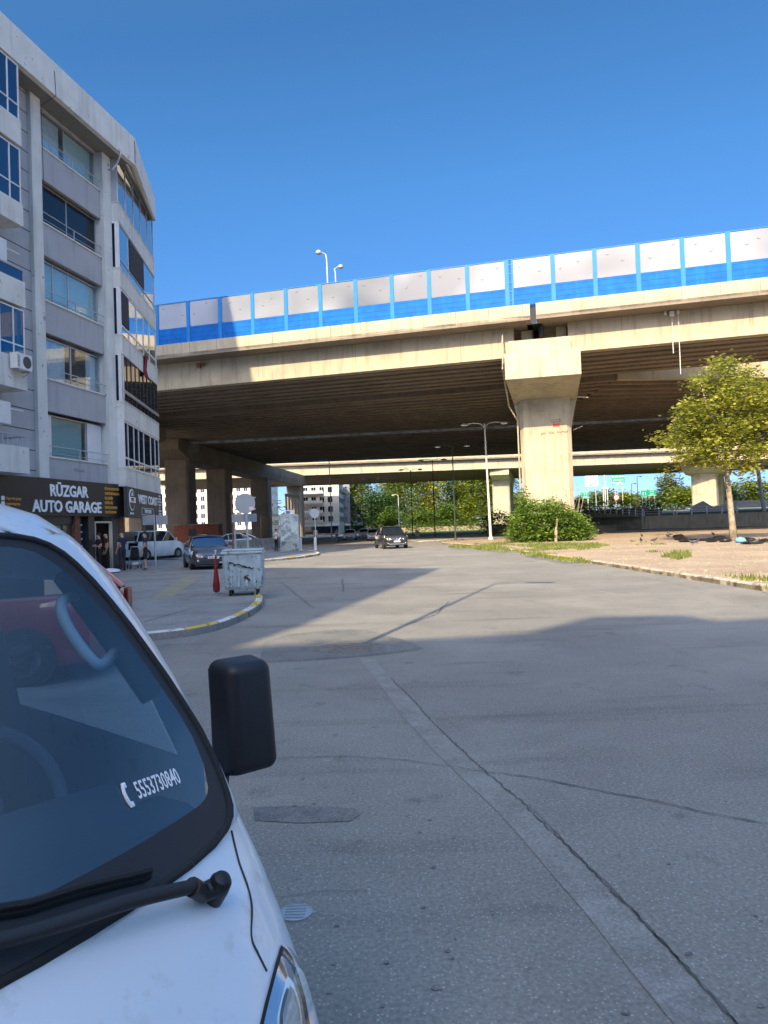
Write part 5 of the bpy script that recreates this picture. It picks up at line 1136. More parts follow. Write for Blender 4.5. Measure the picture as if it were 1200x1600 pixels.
b = MB(); b.b2(-.06, .66, -.02, .0, 1.86, 2.1); b.build('sign_plate', M['sign_back'], t)
t = thing('post', 'thin dark rusty post standing left of the sign poles', 'post', (-5.05, 24.5, .12), 0); b = MB(); b.tube([(0, 0, 0), (-.02, 0, 2.9)], .025, 6); b.build('pole', M['rust'], t)
b = MB(); b.box((0, 0, .01), (.14, .14, .02)); b.build('foot', M['rust'], t)
round_sign((-5.15, 54.5, .12), 2.75, .36, 'grey back of a round traffic sign on a bollard at the island tip', 0)
t = thing('traffic_sign', 'two blank sign backs on a pole beside the man in shorts', 'traffic sign', (-11.35, 36.4, .12), 0)
b = MB(); b.tube([(0, 0, 0), (-.03, 0, 2.6)], .045, 8); b.build('pole', M['galv'], t)
for x in (-.32, .34): b = MB(); b.rbox((x, .02, 2.3), (.58, .03, .46), .01); b.build('sign_plate', M['sign_back'], t)
for x, y, lab in ((-6.15, 53.6, 'plain pale bollard, the left one of the pair at the island tip'), (-5.15, 54.4, 'thicker pale bollard at the foot of the round sign')):
    t = thing('bollard', lab, 'bollard', (x, y, .12), 0, 'bollards at the island tip'); b = MB(); b.lathe([(.11, 0), (.10, .02), (.10, .92), (.08, .98), (.02, 1.0)], (0, 0, 0), 14); b.build('post', M['pole_white'], t, smooth=True); b = MB(); b.lathe([(.15, 0), (.15, .03)], (0, 0, 0), 14); b.build('foot', M['concrete_grey'], t)
# advertising panel
ad = thing('advertising_panel', 'pale glass advertising panel with peeling poster under the viaduct', 'advertising panel', (-6.8, 52.6, .12), radians(6))
b = MB(); b.rbox((0, 0, 1.35), (1.35, .22, 2.65), .04); b.build('frame', M['sign_back'], ad)
b = MB(); b.b2(-.60, .60, -.125, -.115, .85, 2.6); b.build('poster', mat('poster', (.42, .50, .50), .5, var=.3, scale=1.6, dirt=(.20, .25, .27), dscale=2.2, dthr=(.5, .56)), ad)
b = MB(); b.b2(-.62, .62, -.125, -.115, .08, .78); b.build('lower_panel', mat('poster_low', (.33, .38, .36), .6, var=.3, scale=2, dirt=(.10, .14, .13), dscale=2, dthr=(.5, .56)), ad)
b = MB(); b.rbox((.05, 0, 2.85), (.6, .12, .3), .02); b.build('top_sign', M['sign_white'], ad); 
b = MB(); b.b2(-.2, .08, -.07, -.062, 2.75, 2.95); b.build('top_mark', M['cloth_blue'], ad)
# concrete barrier blocks under the viaduct
pl_ = [(-17.6, 47.6), (-13.4, 50.6), (-10.6, 56.5), (-9.7, 64), (-10.6, 78)]
for i in range(4):
    a, c = Vector((*pl_[i], .12)), Vector((*pl_[i+1], .12)); n_ = max(1, int((c - a).length / 3)); d = (c - a) / n_
    for k in range(n_):
        p = a + d * (k + .5); t = thing('concrete_block', 'stained concrete barrier block in the row under the viaduct', 'barrier', p, atan2(d.y, d.x), 'concrete barrier blocks under the viaduct')
        L2 = d.length / 2 - .03; b = MB(); s_ = [(-.3, 0), (.3, 0), (.26, .15), (.14, .45), (.12, .95), (-.12, .95), (-.14, .45), (-.26, .15)]
        b.hull_poly([(-L2, y, z) for y, z in s_], [(L2, y, z) for y, z in s_]); b.build('block', M['concrete_grey'], t)
# metal fence bits, clutter
t = thing('dark_hoarding', 'dark sheet hoarding between the viaduct piers', 'fence', (-13.6, 84, .12), radians(96))
b = MB(); b.b2(-9, 9, -.03, .03, .2, 3.2); b.build('panel', M['frame_dark'], t); b = MB()
for k in range(7): b.b2(-9 + k * 3 - .04, -9 + k * 3 + .04, -.09, -.03, 0, 3.3)
b.build('post', M['rust'], t)
# street lamps
def lamp(name, label, loc, hgt, arms, m, r0=.09, rz=0, head='lamp', group=None, z0=0):
    t = thing(name, label, 'street lamp', loc, rz, group)
    b = MB(); b.tube([(0, 0, z0), (0, 0, .5), (0, 0, hgt)], [r0 * 1.25, r0, r0 * .55], 10); b.build('pole', M[m], t, smooth=True)
    b = MB(); b.lathe([(r0 * 2.1, 0), (r0 * 2.1, .05), (r0 * 1.4, .3)], (0, 0, z0), 10); b.build('base', M[m], t)
    for a, dx in arms:
        b = MB(); b.tube([(0, 0, hgt - .3), (dx * .25, 0, hgt + .05), (dx * .6, 0, hgt + .14), (dx, 0, hgt + .06)], r0 * .42, 6); am = b.build('arm', M[m], t, smooth=True)
        b = MB(); s = 1 if dx > 0 else -1
        b.lathe([(.02, .14), (.12, .12), (.26, .02), (.27, -.02), (.2, -.05)], (dx + s * .22, 0, hgt), 14, ax=1.5); b.build('lamp_head', M['sign_grey' if m == 'pole_dark' else 'pole_white'], am, smooth=True)
        b = MB(); b.lathe([(.22, -.05), (.18, -.11), (.05, -.13)], (dx + s * .22, 0, hgt), 14, ax=1.4); b.build('lens', M['lamp_lens'], am, smooth=True)
    return t
lamp('street_lamp', 'pale double-armed street lamp standing on the verge beside the main pier', (10.2, 71, .1), 11.2, [(0, -1.7), (0, 1.7)], 'pole_white', .13).rotation_euler = (0, radians(-1.0), 0)
dk = [(712, 846, 76, 9.7, 'nearest dark street lamp under the viaduct, left of the pale double lamp'), (680, 838, 97, 10.2, 'second dark street lamp under the viaduct, in the middle of the row'), (645, 834, 118, 10.6, 'third dark street lamp under the viaduct, behind the SUV'), (582, 838, 150, 11.5, 'farthest dark lamp post in front of the round dark tree')]
for x, y, Y, h_, lab in dk: lamp('street_lamp', lab, (atY(x, y, Y).x, Y, .1), h_, [(0, -1.3), (0, 1.3)], 'pole_dark', .085, group='dark street lamps under the viaduct')
lamp('street_lamp', 'pale thin lamp post among the bright trees', (atY(623, 800, 165).x, 165, .1), 8.6, [(0, -.9)], 'pole_white', .11)
lamp('street_lamp', 'tall pale lamp post in front of the white houses up the street', (atY(517, 800, 128).x, 128, .1), 13.5, [(0, -1.2)], 'pole_white', .12)
for p, lab, sx in ((Vector((-4.1, 62.6, 0)), 'lamp above the noise barrier with its head turned left', -1), (Vector((-3.75, 69, 0)), 'lamp above the noise barrier with its head turned right', 1)):
    t = thing('viaduct_lamp', lab, 'street lamp', (p.x, p.y, 17.6), 0, 'lamps on the viaduct'); H_ = 7.6 if sx < 0 else 8.6
    b = MB(); b.tube([(0, 0, 0), (-.05, 0, H_ - .4), (-.12, 0, H_)], .07, 8); b.build('pole', M['galv'], t, smooth=True)
    b = MB(); b.tube([(-.12, 0, H_), (-.12 + sx * .45, 0, H_ + .25)], .04, 6); b.lathe([(.05, .2), (.26, .08), (.26, -.1), (.15, -.2)], (-.12 + sx * .6, 0, H_ + .2), 12); b.build('lamp_head', M['sign_back'], t, smooth=True)
t = thing('street_lamp', 'street lamp standing beside the truck, just outside the picture', 'street lamp', (-2.62, 4.2, 0), radians(-20))
b = MB(); b.tube([(0, 0, 0), (0, 0, 5), (0, 0, 10)], [.08, .055, .045], 8); b.build('pole', M['pole_white'], t); b = MB(); b.tube([(0, 0, 10), (.9, 0, 10.2)], .04, 6); b.rbox((1.2, 0, 10.2), (.8, .3, .14), .04); b.build('lamp_head', M['pole_white'], t)
t = thing('gantry_frame', 'tall white pipe frame on the grass at the right edge', 'gantry', (atY(1194, 798, 112).x, 112, 2.0), radians(0))
b = MB(); b.tube([(0, 0, -.1), (-.75, 0, 7.2)], .28, 12); b.tube([(-.85, 0, 7.2), (8.5, 0, 7.5)], .2, 12); b.tube([(8.4, 0, 7.5), (8.7, 0, 0)], .28, 12); b.build('pipe', M['pole_white'], t, smooth=True)
for s in (0, 8.7): b = MB(); b.box((s, 0, -.02), (.9, .9, .1)); b.build('foot', M['concrete_grey'], t)

# ================================================================ right side: underpass, walls, railings, road signs
X0 = atY(1003, 812, 104).x
rw = thing('retaining_wall', 'low ribbed concrete retaining wall across the far side of the lot', 'wall', (X0, 104, 0), 0)
b = MB(); b.b2(0, 60, -.0, .35, -.1, 1.8); b.b2(0, 60, -.06, .4, 1.8, 1.92)
for k in range(120): b.b2(k * .5, k * .5 + .28, -.05, 0, 0, 1.8)
b.build('wall', M['concrete_pale'], rw)
for x in (24.5, 29.5, 41.8): b = MB(); b.b2(x, x + .3, -.09, -.055, 0, 2.2); b.build('drain_slot', M['frame_dark'], rw)
t = thing('ramp_wall', 'sloping concrete wall beside the underpass with white railing on top', 'wall', (X0, 104, 0), 0)
b = MB(); vs = [(0, 0, -.1), (0, 0, 1.95), (-2.0, 8, 2.5), (-5.6, 19.5, 3.3), (-5.6, 19.5, -.1)]
b.hull_poly(vs, [(x + .4, y, z) for x, y, z in vs]); b.build('wall', M['concrete_pale'], t)
up_ = thing('underpass_bridge', 'concrete bridge beam over the dark underpass opening', 'bridge', (X0, 123.5, 0), 0)
b = MB(); b.b2(-10, -5.4, 0, 12, 2.15, 3.3); b.build('bridge_deck', M['concrete_pale'], up_)
b = MB(); b.b2(-10, -5.4, 12, 12.3, 0, 2.1); b.b2(-10, -9.6, 0, 12, 0, 2.1); b.b2(-5.7, -5.4, .1, 12, 0, 2.1); b.build('abutment', M['concrete_dark'], up_)
b = MB(); b.b2(-8.5, -.3, -13.5, -13.1, 0, .85); b.build('parapet', M['concrete_pale'], up_)
def railing(lab, pts, hh=1.0, step=1.4, m='frame_white', rails=(1.0, .66, .33)):
    t = thing('railing', lab, 'railing', pts[0], 0, 'white railings at the underpass'); o0 = Vector(pts[0]); P = [Vector(p) - o0 for p in pts]
    for f in rails: b = MB(); b.tube([p + Vector((0, 0, hh * f)) for p in P], .05, 5); b.build('rail', M[m], t)
    for i in range(len(P) - 1):
        n = max(1, int((P[i+1] - P[i]).length / step))
        for k in range(n + (i == len(P) - 2)): q = P[i].lerp(P[i+1], k / n); b = MB(); b.b2(q.x - .08, q.x + .08, q.y - .06, q.y + .06, q.z, q.z + hh + .06); b.build('post', M[m], t)
    return t
railing('white railing curving down the ramp wall by the hedge', [(X0 - 5.3, 123, 3.3), (X0 - 1.9, 112, 2.5), (X0 + .2, 104.3, 1.95)])
railing('thin grey railing on the wall between the hedge and the white fence', [(X0 + .4, 104.2, 1.92), (X0 + 4.6, 104.2, 1.92)], .95, 1.5, 'galv')
railing('white railing along the top of the retaining wall', [(X0 + 5.0, 104.2, 1.92), (X0 + 13.6, 104.2, 1.92)], 1.1, 1.9)
railing('white railing on the bridge over the underpass', [(X0 - 10, 123.8, 3.3), (X0 - 5.4, 123.8, 3.3)], 1.0, 3.2)
t = thing('concrete_ramp', 'pale concrete wedge at the foot of the far viaduct pier', 'ramp', (atY(1115, 800, 150).x, 150, 2.6), 0)
b = MB(); b.hull_poly([(-5, 0, 0), (5, 0, 0), (5, 0, 1.9), (0, 0, .8), (-2, 0, 2.1), (-4, 0, 1.2)], [(-5, .5, 0), (5, .5, 0), (5, .5, 1.9), (0, .5, .8), (-2, .5, 2.1), (-4, .5, 1.2)]); b.build('wedge', M['concrete_pale'], t)
def road_sign(label, px0, py0, px1, py1, Y, m, rows, base=2.5, poles=True, extra=None, arrow=False):
    a, c = atY(px0, py1, Y), atY(px1, py0, Y); t = thing('road_sign', label, 'road sign', ((a.x + c.x) / 2, Y, base), 0)
    w_, h_ = c.x - a.x, c.z - a.z; zc = (a.z + c.z) / 2 - base
    b = MB(); b.rbox((0, 0, zc), (w_, .15, h_), .04); b.build('sign_plate', M[m], t)
    b = MB(); b.b2(-w_/2 + .12, w_/2 - .12, -.085, -.08, zc + h_/2 - .2, zc + h_/2 - .12); b.b2(-w_/2 + .12, w_/2 - .12, -.085, -.08, zc - h_/2 + .12, zc - h_/2 + .2); b.build('sign_border', M['sign_white' if m != 'sign_white' else 'sign_grey'], t)
    for i, s in enumerate(rows): text(s, h_ / (len(rows) + 1.2) * .95, t, 'lettering', 'sign_white' if m != 'sign_white' else 'sign_grey', frame((0, -.09, zc + h_/2 - h_ * (i + .9) / (len(rows) + .6)), (1, 0, 0), (0, 0, 1)), .003)
    if arrow: b = MB(); s_ = h_ * .16; zz_ = zc - h_ * .33; b.tube([(s_ * .8, -.1, zz_ + s_), (-s_ * .6, -.1, zz_ - s_ * .5)], s_ * .2, 5); b.add([(-s_, -.11, zz_ - s_), (-s_ * .1, -.11, zz_ - s_ * .7), (-s_ * .9, -.11, zz_ + .0)], [(0, 1, 2)]); b.build('arrow', M['sign_white' if m != 'sign_white' else 'sign_grey'], t)
    for x in (-w_ * .3, w_ * .3): b = MB(); b.b2(x - .12, x + .12, .1, .3, 0, zc + h_ * .3); b.build('pole', M['galv'], t)
    return t
road_sign('white motorway direction sign with arrow seen through the viaduct', 914.5, 742, 934, 760, 260, 'sign_white', ('ÇEŞME', 'AYDIN'), arrow=True)
road_sign('large green motorway direction sign at the edge of the far deck', 957, 740, 975.5, 758.5, 262, 'sign_green', ('BORNOVA', 'ANKARA', 'İSTANBUL'), arrow=True)
road_sign('small green sign with pale symbols, lower left of the white one', 909, 768, 920.5, 779, 255, 'sign_green', ('O O', 'O O'))
road_sign('green board with four pale symbols left of the far pier', 1011.5, 764, 1025, 775, 240, 'sign_green', ('O O', 'O O'))
road_sign('pale teal board with white lane symbols left of the green one', 1002, 765, 1011, 777.5, 240, 'sign_green', ('İ İ',))
t = road_sign('small white name board on a tall pale mast', 940.5, 761, 951, 764, 180, 'sign_white', ())
b = MB(); b.tube([(0, .3, 0), (0, .3, 10)], .12, 6); b.build('mast', M['pole_white'], t)
t = thing('warning_sign', 'small red and white round sign among the distant shrubs', 'traffic sign', (atY(963, 778, 250).x, 250, 2.5), 0)
b = MB(); b.lathe([(1.0, -.1), (1.0, 0)], (0, 0, 6.4), 16, 'Y'); b.build('sign_disc', M['sign_red'], t); b = MB(); b.lathe([(.7, -.13), (.7, -.1)], (0, 0, 6.4), 16, 'Y'); b.build('sign_centre', M['sign_white'], t); b = MB(); b.tube([(0, 0, 0), (0, 0, 5.6)], .1, 6); b.build('pole', M['galv'], t)
for px in (988, 997):
    lamp('street_lamp', 'thin pale lamp post by the distant motorway, the %s of two' % ('left' if px < 990 else 'right'), (atY(px, 785, 210).x, 210, 2.5), 9 + (px > 990) * 2, [(0, .8)], 'pole_white', .12, group='distant motorway lamp posts')
wall_f = thing('boundary_wall', 'dark grey boundary wall under the trees at the far right', 'wall', (atY(1160, 790, 200).x, 200, 2.5), 0)
b = MB(); b.b2(-6, 60, 0, .4, 0, 2.8); b.build('wall', M['wall_blue_grey'], wall_f)
b = MB(); b.b2(-6, 60, -.05, .45, 2.8, 2.95); b.build('coping', M['concrete_grey'], wall_f)

# ================================================================ distant houses on the left
def house(name, label, x, y, w_, d_, h_, m, rz=0, bal=True, floors=None, shop=True):
    t = thing(name, label, 'building', (x, y, 0), rz); b = MB(); b.b2(-w_/2, w_/2, 0, d_, 0, h_); b.build('wall', M[m], t)
    b = MB(); b.b2(-w_/2 - .3, w_/2 + .3, -.3, d_, h_, h_ + .5); b.build('roof', M['wall_tan'], t)
    fl_ = floors or int((h_ - 3.4) / 3.1)
    for f in range(fl_):
        z = 3.6 + f * 3.1
        for k in range(int(w_ // 2.6)):
            xx = -w_/2 + 1.4 + k * 2.6
            b = MB(); b.b2(xx - .8, xx + .8, -.06, -.01, z + .3, z + 2.2); wn = b.build('window', M['frame_white'], t); b = MB(); b.b2(xx - .72, xx - .04, -.08, -.06, z + .38, z + 2.12); b.b2(xx + .04, xx + .72, -.08, -.06, z + .38, z + 2.12); b.build('pane', M['glass_dark'], wn)
        if bal:
            b = MB(); b.b2(-w_/2 + .4, w_ * .08, -1.3, -.12, z - .1, z + .08); b.b2(-w_/2 + .4, w_ * .08, -1.3, -1.2, z, z + .95); b.build('balcony', M['frame_white' if f % 2 else m], t)
    for k in range(int(d_ // 3.2)):
        for f in range(fl_): b = MB(); z = 3.9 + f * 3.1; b.b2(w_/2, w_/2 + .05, 1.2 + k * 3.2, 2.9 + k * 3.2, z, z + 1.7); b.build('window', M['glass_dark'], t)
    if shop:
        b = MB(); b.b2(-w_/2, w_/2, -.3, -.05, 2.6, 3.3); b.build('shop_fascia', M['sign_white'], t); b = MB(); b.b2(-w_/2 + .5, w_/2 - .5, -.08, -.02, .2, 2.5); b.build('shop_front', M['glass_dark'], t)
    return t
house('apartment_house', 'white balconied house at the end of the street, left edge of the opening', -20.2, 234, 12, 26, 17, 'wall_cream')
house('apartment_house', 'blue-grey house behind the white balconied one', -15.5, 262, 7, 22, 19, 'wall_blue_grey', bal=False)
house('apartment_house', 'cream house farthest up the street beside the drooping tree', -12, 292, 9, 20, 13, 'wall_cream')
house('apartment_house', 'long pale building seen between the viaduct piers', -63, 266, 44, 20, 19, 'wall_cream', bal=False)
t = thing('brick_shed', 'low red brick shed seen between the viaduct piers', 'shed', (-25.6, 100, .12), radians(5)); b = MB(); b.b2(-3, 3, 0, 4, 0, 2.7); b.build('wall', M['brick_red'], t); b = MB(); b.b2(-3.2, 3.2, -.3, 4.3, 2.7, 2.85); b.build('roof', M['concrete_grey'], t)
b = MB(); b.b2(-1, 0, -.05, -.01, 0, 2.2); b.build('door', M['frame_dark'], t)
t = thing('site_gate', 'cream metal gate frame between the last two piers on the left', 'gate', (-13.4, 108, .12), radians(80))
for k in range(5): b = MB(); b.b2(-3 + k * 1.5 - .1, -3 + k * 1.5 + .1, -.1, .1, 0, 6.5); b.build('post', M['wall_cream'], t)
b = MB(); b.b2(-3.2, 3.2, -.12, .12, 6.4, 6.8); b.build('beam', M['wall_cream'], t)

# ================================================================ trees and plants
def leaves(mb, blobs, n, size, r, clump=9, droop=0, flat=.0, shellw=.5):
    tot = sum(q[1] * q[1] * q[1] if not isinstance(q[1], tuple) else q[1][0] * q[1][1] * q[1][2] for q in blobs)
    for c, rad in blobs:
        R = rad if isinstance(rad, tuple) else (rad, rad, rad); vol = R[0] * R[1] * R[2]
        m = max(1, int(n / clump * vol / tot))
        for _ in range(m):
            while True:
                p = Vector((r.uniform(-1, 1), r.uniform(-1, 1), r.uniform(-1, 1)))
                if .05 < p.length < 1: break
            p = p.normalized() * (p.length ** shellw)
            q = Vector((c[0] + p.x * R[0], c[1] + p.y * R[1], c[2] + p.z * R[2])); cs = size * 2.1 * r.uniform(.6, 1.3)
            for k in range(clump):
                s = size * r.uniform(.55, 1.25); o = Vector((r.gauss(0, 1) * cs * .55, r.gauss(0, 1) * cs * .55, r.gauss(0, 1) * cs * .42 - droop * k * size * .9))
                if droop: o.x *= .45; o.y *= .45
                a = r.uniform(0, 2*pi); tl = r.gauss(0, .55); u = Vector((cos(a), sin(a), r.uniform(-.5, .3))).normalized(); v = u.cross(Vector((sin(tl), .3 * r.gauss(0, 1), cos(tl)))).normalized()
                e = q + o
                mb.add([e - u * s * .5, e - v * s * .38 + u * s * .05, e + u * s * .6, e + v * s * .38 + u * s * .05], [(0, 1, 2, 3)])
def fast(mb, name, m, parent=None):
    me = bpy.data.meshes.new(name); me.from_pydata(mb.v, [], mb.f); me.materials.append(M[m]); return link(name, me, parent)
MB.add_fast = MB.add
def tree(name, label, loc, trunk, limbs, blobs, n, size, lm, seed, group=None, tr_r=.2, clump=9, droop=0, bark='bark', cat='tree', shellw=.5):
    t = thing(name, label, cat, loc, 0, group); r = random.Random(seed)
    b = MB(); 
    nn_ = len(trunk); b.tube(trunk, [tr_r * (1.25 if i == 0 else 1 - .55 * i / (nn_ - 1)) for i in range(nn_)], 9); tk = b.build('trunk', M[bark], t, smooth='all')
    for L_ in limbs: b = MB(); b.tube(L_, [tr_r * .45 * (1 - .75 * i / (len(L_) - 1)) for i in range(len(L_))], 6); b.build('limb', M[bark], tk, smooth='all')
    lb = MB(); leaves(lb, blobs, n, size, r, clump, droop, shellw=shellw); fast(lb, 'crown', lm, t); return t
# plane tree on the lot
P_ = lambda x, y, Y=44.5: (lambda v: (v.x - 21.07, v.y - 44.5, v.z))(atY(x, y, Y))
R_ = lambda px: px * 44.5 / 1150
tb = []; r = random.Random(11)
for x, y, rx, rz_ in ((1128, 575, 24, 20), (1100, 598, 24, 18), (1160, 590, 26, 20), (1140, 625, 38, 26), (1095, 645, 34, 24), (1072, 668, 28, 18), (1050, 690, 26, 15), (1035, 696, 20, 12), (1190, 625, 32, 28), (1215, 660, 34, 30), (1150, 670, 46, 26), (1110, 695, 40, 20), (1080, 718, 32, 14), (1060, 735, 16, 9), (1130, 722, 34, 14), (1180, 702, 36, 20), (1230, 700, 34, 22), (1095, 738, 18, 8), (1172, 735, 26, 10), (1038, 742, 13, 7), (1084, 620, 16, 12), (1178, 572, 12, 10), (1250, 640, 30, 30), (1205, 600, 16, 13)):
    for dy in (-1.6, .2, 1.8) if rx > 22 else (0,):
        tb.append((P_(x + r.uniform(-9, 9), y + r.uniform(-7, 7), 44.5 + dy), (R_(rx) * .72, R_(rx) * .6, R_(rz_) * .68)))
tree('plane_tree', 'young plane tree with a broad yellow-green crown on the dirt lot', (21.07, 44.5, .1), [P_(1147, 850), P_(1144, 820), P_(1140, 780), P_(1135, 740), P_(1136, 700), P_(1138, 640)],
     [[P_(1136, 745), P_(1110, 710), P_(1060, 690)], [P_(1135, 735), P_(1165, 700), P_(1210, 670)], [P_(1137, 690), P_(1105, 640), P_(1095, 600)], [P_(1138, 670), P_(1165, 620), P_(1165, 585)], [P_(1136, 725), P_(1090, 722), P_(1050, 738)], [P_(1137, 700), P_(1190, 690), P_(1240, 640)]],
     tb, 21000, .24, 'leaf_plane', 21, tr_r=.21, clump=8, shellw=.7)
# ivy mound swallowing the foot of the main pier
t = thing('ivy_bush', 'dense green creeper mound around the foot of the main pier', 'bush', (13.4, 59.5, .1)); lb = MB(); r = random.Random(31); bl = []
for x, y, rx, rz_ in ((818, 822, 22, 26), (850, 822, 30, 27), (890, 822, 32, 26), (905, 832, 24, 18), (838, 800, 24, 18), (872, 803, 28, 18), (812, 836, 22, 15), (880, 838, 32, 12), (820, 795, 11, 20), (815, 776, 5, 16), (862, 790, 14, 12), (840, 838, 22, 12)):
    for Y in (57.3, 58.8, 60.2): v = atY(x + r.uniform(-3, 3), y, Y); bl.append(((v.x - 13.4, Y - 59.5, v.z - .1), (rx * Y / 1150 * .88, 1.1, rz_ * Y / 1150 * .84)))
leaves(lb, bl, 22000, .21, r, 8, shellw=.45); lb.v = [(x, y, max(z, .02)) for x, y, z in lb.v]; fast(lb, 'foliage', 'leaf_ivy', t)
b = MB()
for k in range(16): x = r.uniform(-2.4, 2.4); b.tube([(x, -1.2, 2.2), (x + r.uniform(-.3, .3), -1.4, 3.2), (x + r.uniform(-.9, .9), -1.5, 3.6 + r.uniform(0, .9))], .018, 4)
b.build('stem', M['bark'], t)
b = MB(); b.tube([(-.35, -3.2, 0), (-.3, -3.2, .9), (-.1, -2.9, 1.7)], .12, 7); b.build('stem', M['bark'], t)
# hedges
def hedge(label, x0, y0, x1, y1, h_, d_, n, size, lm='leaf_hedge', z0=.1, seed=1, name='hedge'):
    a, c = Vector((x0, y0, 0)), Vector((x1, y1, 0)); mid = (a + c) / 2; t = thing(name, label, 'hedge', (mid.x, mid.y, z0), atan2(c.y - a.y, c.x - a.x)); L_ = (c - a).length; r = random.Random(seed)
    lb = MB(); bl = [((-L_/2 + (k + .5) * h_, 0, h_ * .5 + r.uniform(-.1, .15) * h_), (h_ * .8, d_, h_ * .52)) for k in range(int(L_ / h_))]; leaves(lb, bl, n, size, r, 7, shellw=.4); lb.v = [(x, y, max(z, .02)) for x, y, z in lb.v]; fast(lb, 'foliage', lm, t)
    b = MB(); b.b2(-L_/2, L_/2, -d_ * .4, d_ * .4, 0, h_ * .45); b.build('woody_core', M['bark'], t); return t
hedge('long clipped hedge along the park beyond the viaduct', 3.5, 189, 36, 187, 2.6, 1.2, 4200, .42, seed=3)
hedge('round bushes under the far viaduct left of the pale pier', 13.5, 96, 17.5, 94, 3.0, 1.6, 2600, .28, 'leaf_ivy', seed=4)
hedge('yellow-green clipped hedge on the ramp by the underpass', X0 - 4.4, 121, X0 + 2.4, 108.5, 1.9, 1.3, 2800, .26, 'leaf_bright', 2.3, seed=5)
hedge('dark round bush at the end of the ramp hedge', X0 + 2.0, 108.6, X0 + 4.2, 108.0, 2.0, 1.1, 900, .24, 'leaf_dark', 1.9, seed=6)
# park trees beyond the far viaduct
def ptree(label, px, Y, wpx, top, bot, lm, n, size, seed, droop=0, trk=True, name='park_tree', group='park trees beyond the viaduct', z0=.1, rr=None):
    r = random.Random(seed); v = atY(px, 820, Y); base = Vector((v.x, Y, z0)); rx = wpx * Y / 1150 / 2; zt = atY(px, top, Y).z - z0; zb = max(.5, atY(px, bot, Y).z - z0); bl = []
    for k in range(16):
        a = r.uniform(0, 2*pi); f = r.uniform(.1, .75); z = zb + (zt - zb) * r.uniform(.15, .88); prof = sin(pi * min(.95, max(.12, (z - zb) / (zt - zb)))) ** .6
        bl.append(((cos(a) * rx * f * prof, sin(a) * rx * f * .8, z), (rx * .5, rx * .45, (zt - zb) * .20)))
    hh = (zt + zb) / 2
    return tree(name, label, base, [(0, 0, -.1), (.1, 0, zb * .6), (0, .1, hh), (.2, 0, zt * .8)], [[(0, 0, hh * .6), (rx * .3, 0, hh), (rx * .6, 0, hh * 1.2)], [(0, 0, hh * .7), (-rx * .3, .2, hh), (-rx * .6, 0, hh * 1.25)]], bl, int(n * 2.1), size * 1.35, lm, seed, group, tr_r=.35, clump=9, droop=droop, shellw=.6)
ptree('drooping willow-like tree at the left end of the park trees', 545, 268, 88, 700, 815, 'leaf_willow', 4200, .62, 41, droop=1.0)
ptree('dark round evergreen in front of the drooping tree', 588, 262, 92, 765, 832, 'leaf_dark', 5200, .55, 42)
ptree('bright yellow-green tree right of the dark evergreen', 635, 268, 70, 705, 830, 'leaf_bright', 4600, .66, 43)
ptree('bright plane tree in the middle of the park trees', 672, 274, 66, 700, 828, 'leaf_plane', 4600, .66, 44)
ptree('dark slim tree between two bright crowns', 716, 281, 44, 735, 832, 'leaf_dark', 2600, .6, 45)
ptree('bright tree behind the pale double street lamp', 736, 272, 62, 700, 826, 'leaf_bright', 4200, .66, 46)
ptree('pale feathery tree left of the main pier', 768, 264, 54, 735, 836, 'leaf_willow', 3400, .55, 47)
ptree('green shrub tree low behind the main pier', 806, 251, 44, 775, 836, 'leaf_far', 2400, .5, 48)
ptree('low dark undergrowth tree between evergreen and bright trees', 612, 251, 40, 795, 834, 'leaf_hedge', 1800, .5, 52)
ptree('low bushy tree right of the middle plane tree', 700, 258, 50, 790, 834, 'leaf_hedge', 2200, .5, 53)
ptree('low bushy tree behind the dark lamp posts', 660, 258, 50, 795, 834, 'leaf_hedge', 2200, .5, 54)
for px, lm, lab in ((552, 'leaf_hedge', 'mid green tree behind the drooping tree, first of the back row'), (606, 'leaf_bright', 'bright tree of the back row behind the dark evergreen'), (650, 'leaf_hedge', 'mid green tree of the back row above the moving SUV'), (694, 'leaf_bright', 'bright tree of the back row between the two dark lamp posts'), (728, 'leaf_hedge', 'mid green tree of the back row behind the slim dark tree'), (762, 'leaf_bright', 'bright tree of the back row left of the main pier'), (792, 'leaf_far', 'pale tree of the back row hidden partly by the main pier')):
    ptree(lab, px, 318, 74, 728, 834, lm, 2400, .75, px)
for i, (px, Y, w_, tp, bt, lm, lab) in enumerate(((942, 300, 46, 766, 786, 'leaf_far', 'low rounded distant tree under the name board'), (976, 310, 34, 772, 786, 'leaf_bright', 'bright distant shrub right of the round sign'), (1048, 262, 42, 742, 792, 'leaf_far', 'tall pale tree left of the far pier'), (1072, 255, 46, 764, 792, 'leaf_bright', 'low bright tree beside the far pier'), (1022, 275, 44, 775, 790, 'leaf_far', 'round tree behind the green boards'), (1140, 240, 56, 752, 796, 'leaf_far', 'wide tree right of the far pier behind the plane tree trunk'), (1180, 245, 60, 752, 796, 'leaf_bright', 'bright tree behind the white pipe frame'), (1225, 245, 60, 750, 796, 'leaf_far', 'tree at the right edge beyond the wall'), (912, 320, 30, 780, 790, 'leaf_far', 'small distant shrub left of the white van'), (1000, 330, 30, 774, 788, 'leaf_far', 'distant shrub between the two thin lamp posts'))):
    ptree(lab, px, Y, w_, tp, bt, lm, 1500, .7, 60 + i, name='distant_tree', group='trees beyond the motorway', z0=2.2)
far = MB(); r = random.Random(77); leaves(far, [((-80 + k * 26, 420 + r.uniform(-20, 20), 5), (16, 8, r.uniform(5, 9))) for k in range(26)], 9000, 3.4, r, 6, shellw=.5); tag(fast(far, 'distant_woodland', 'leaf_far'), kind='stuff')

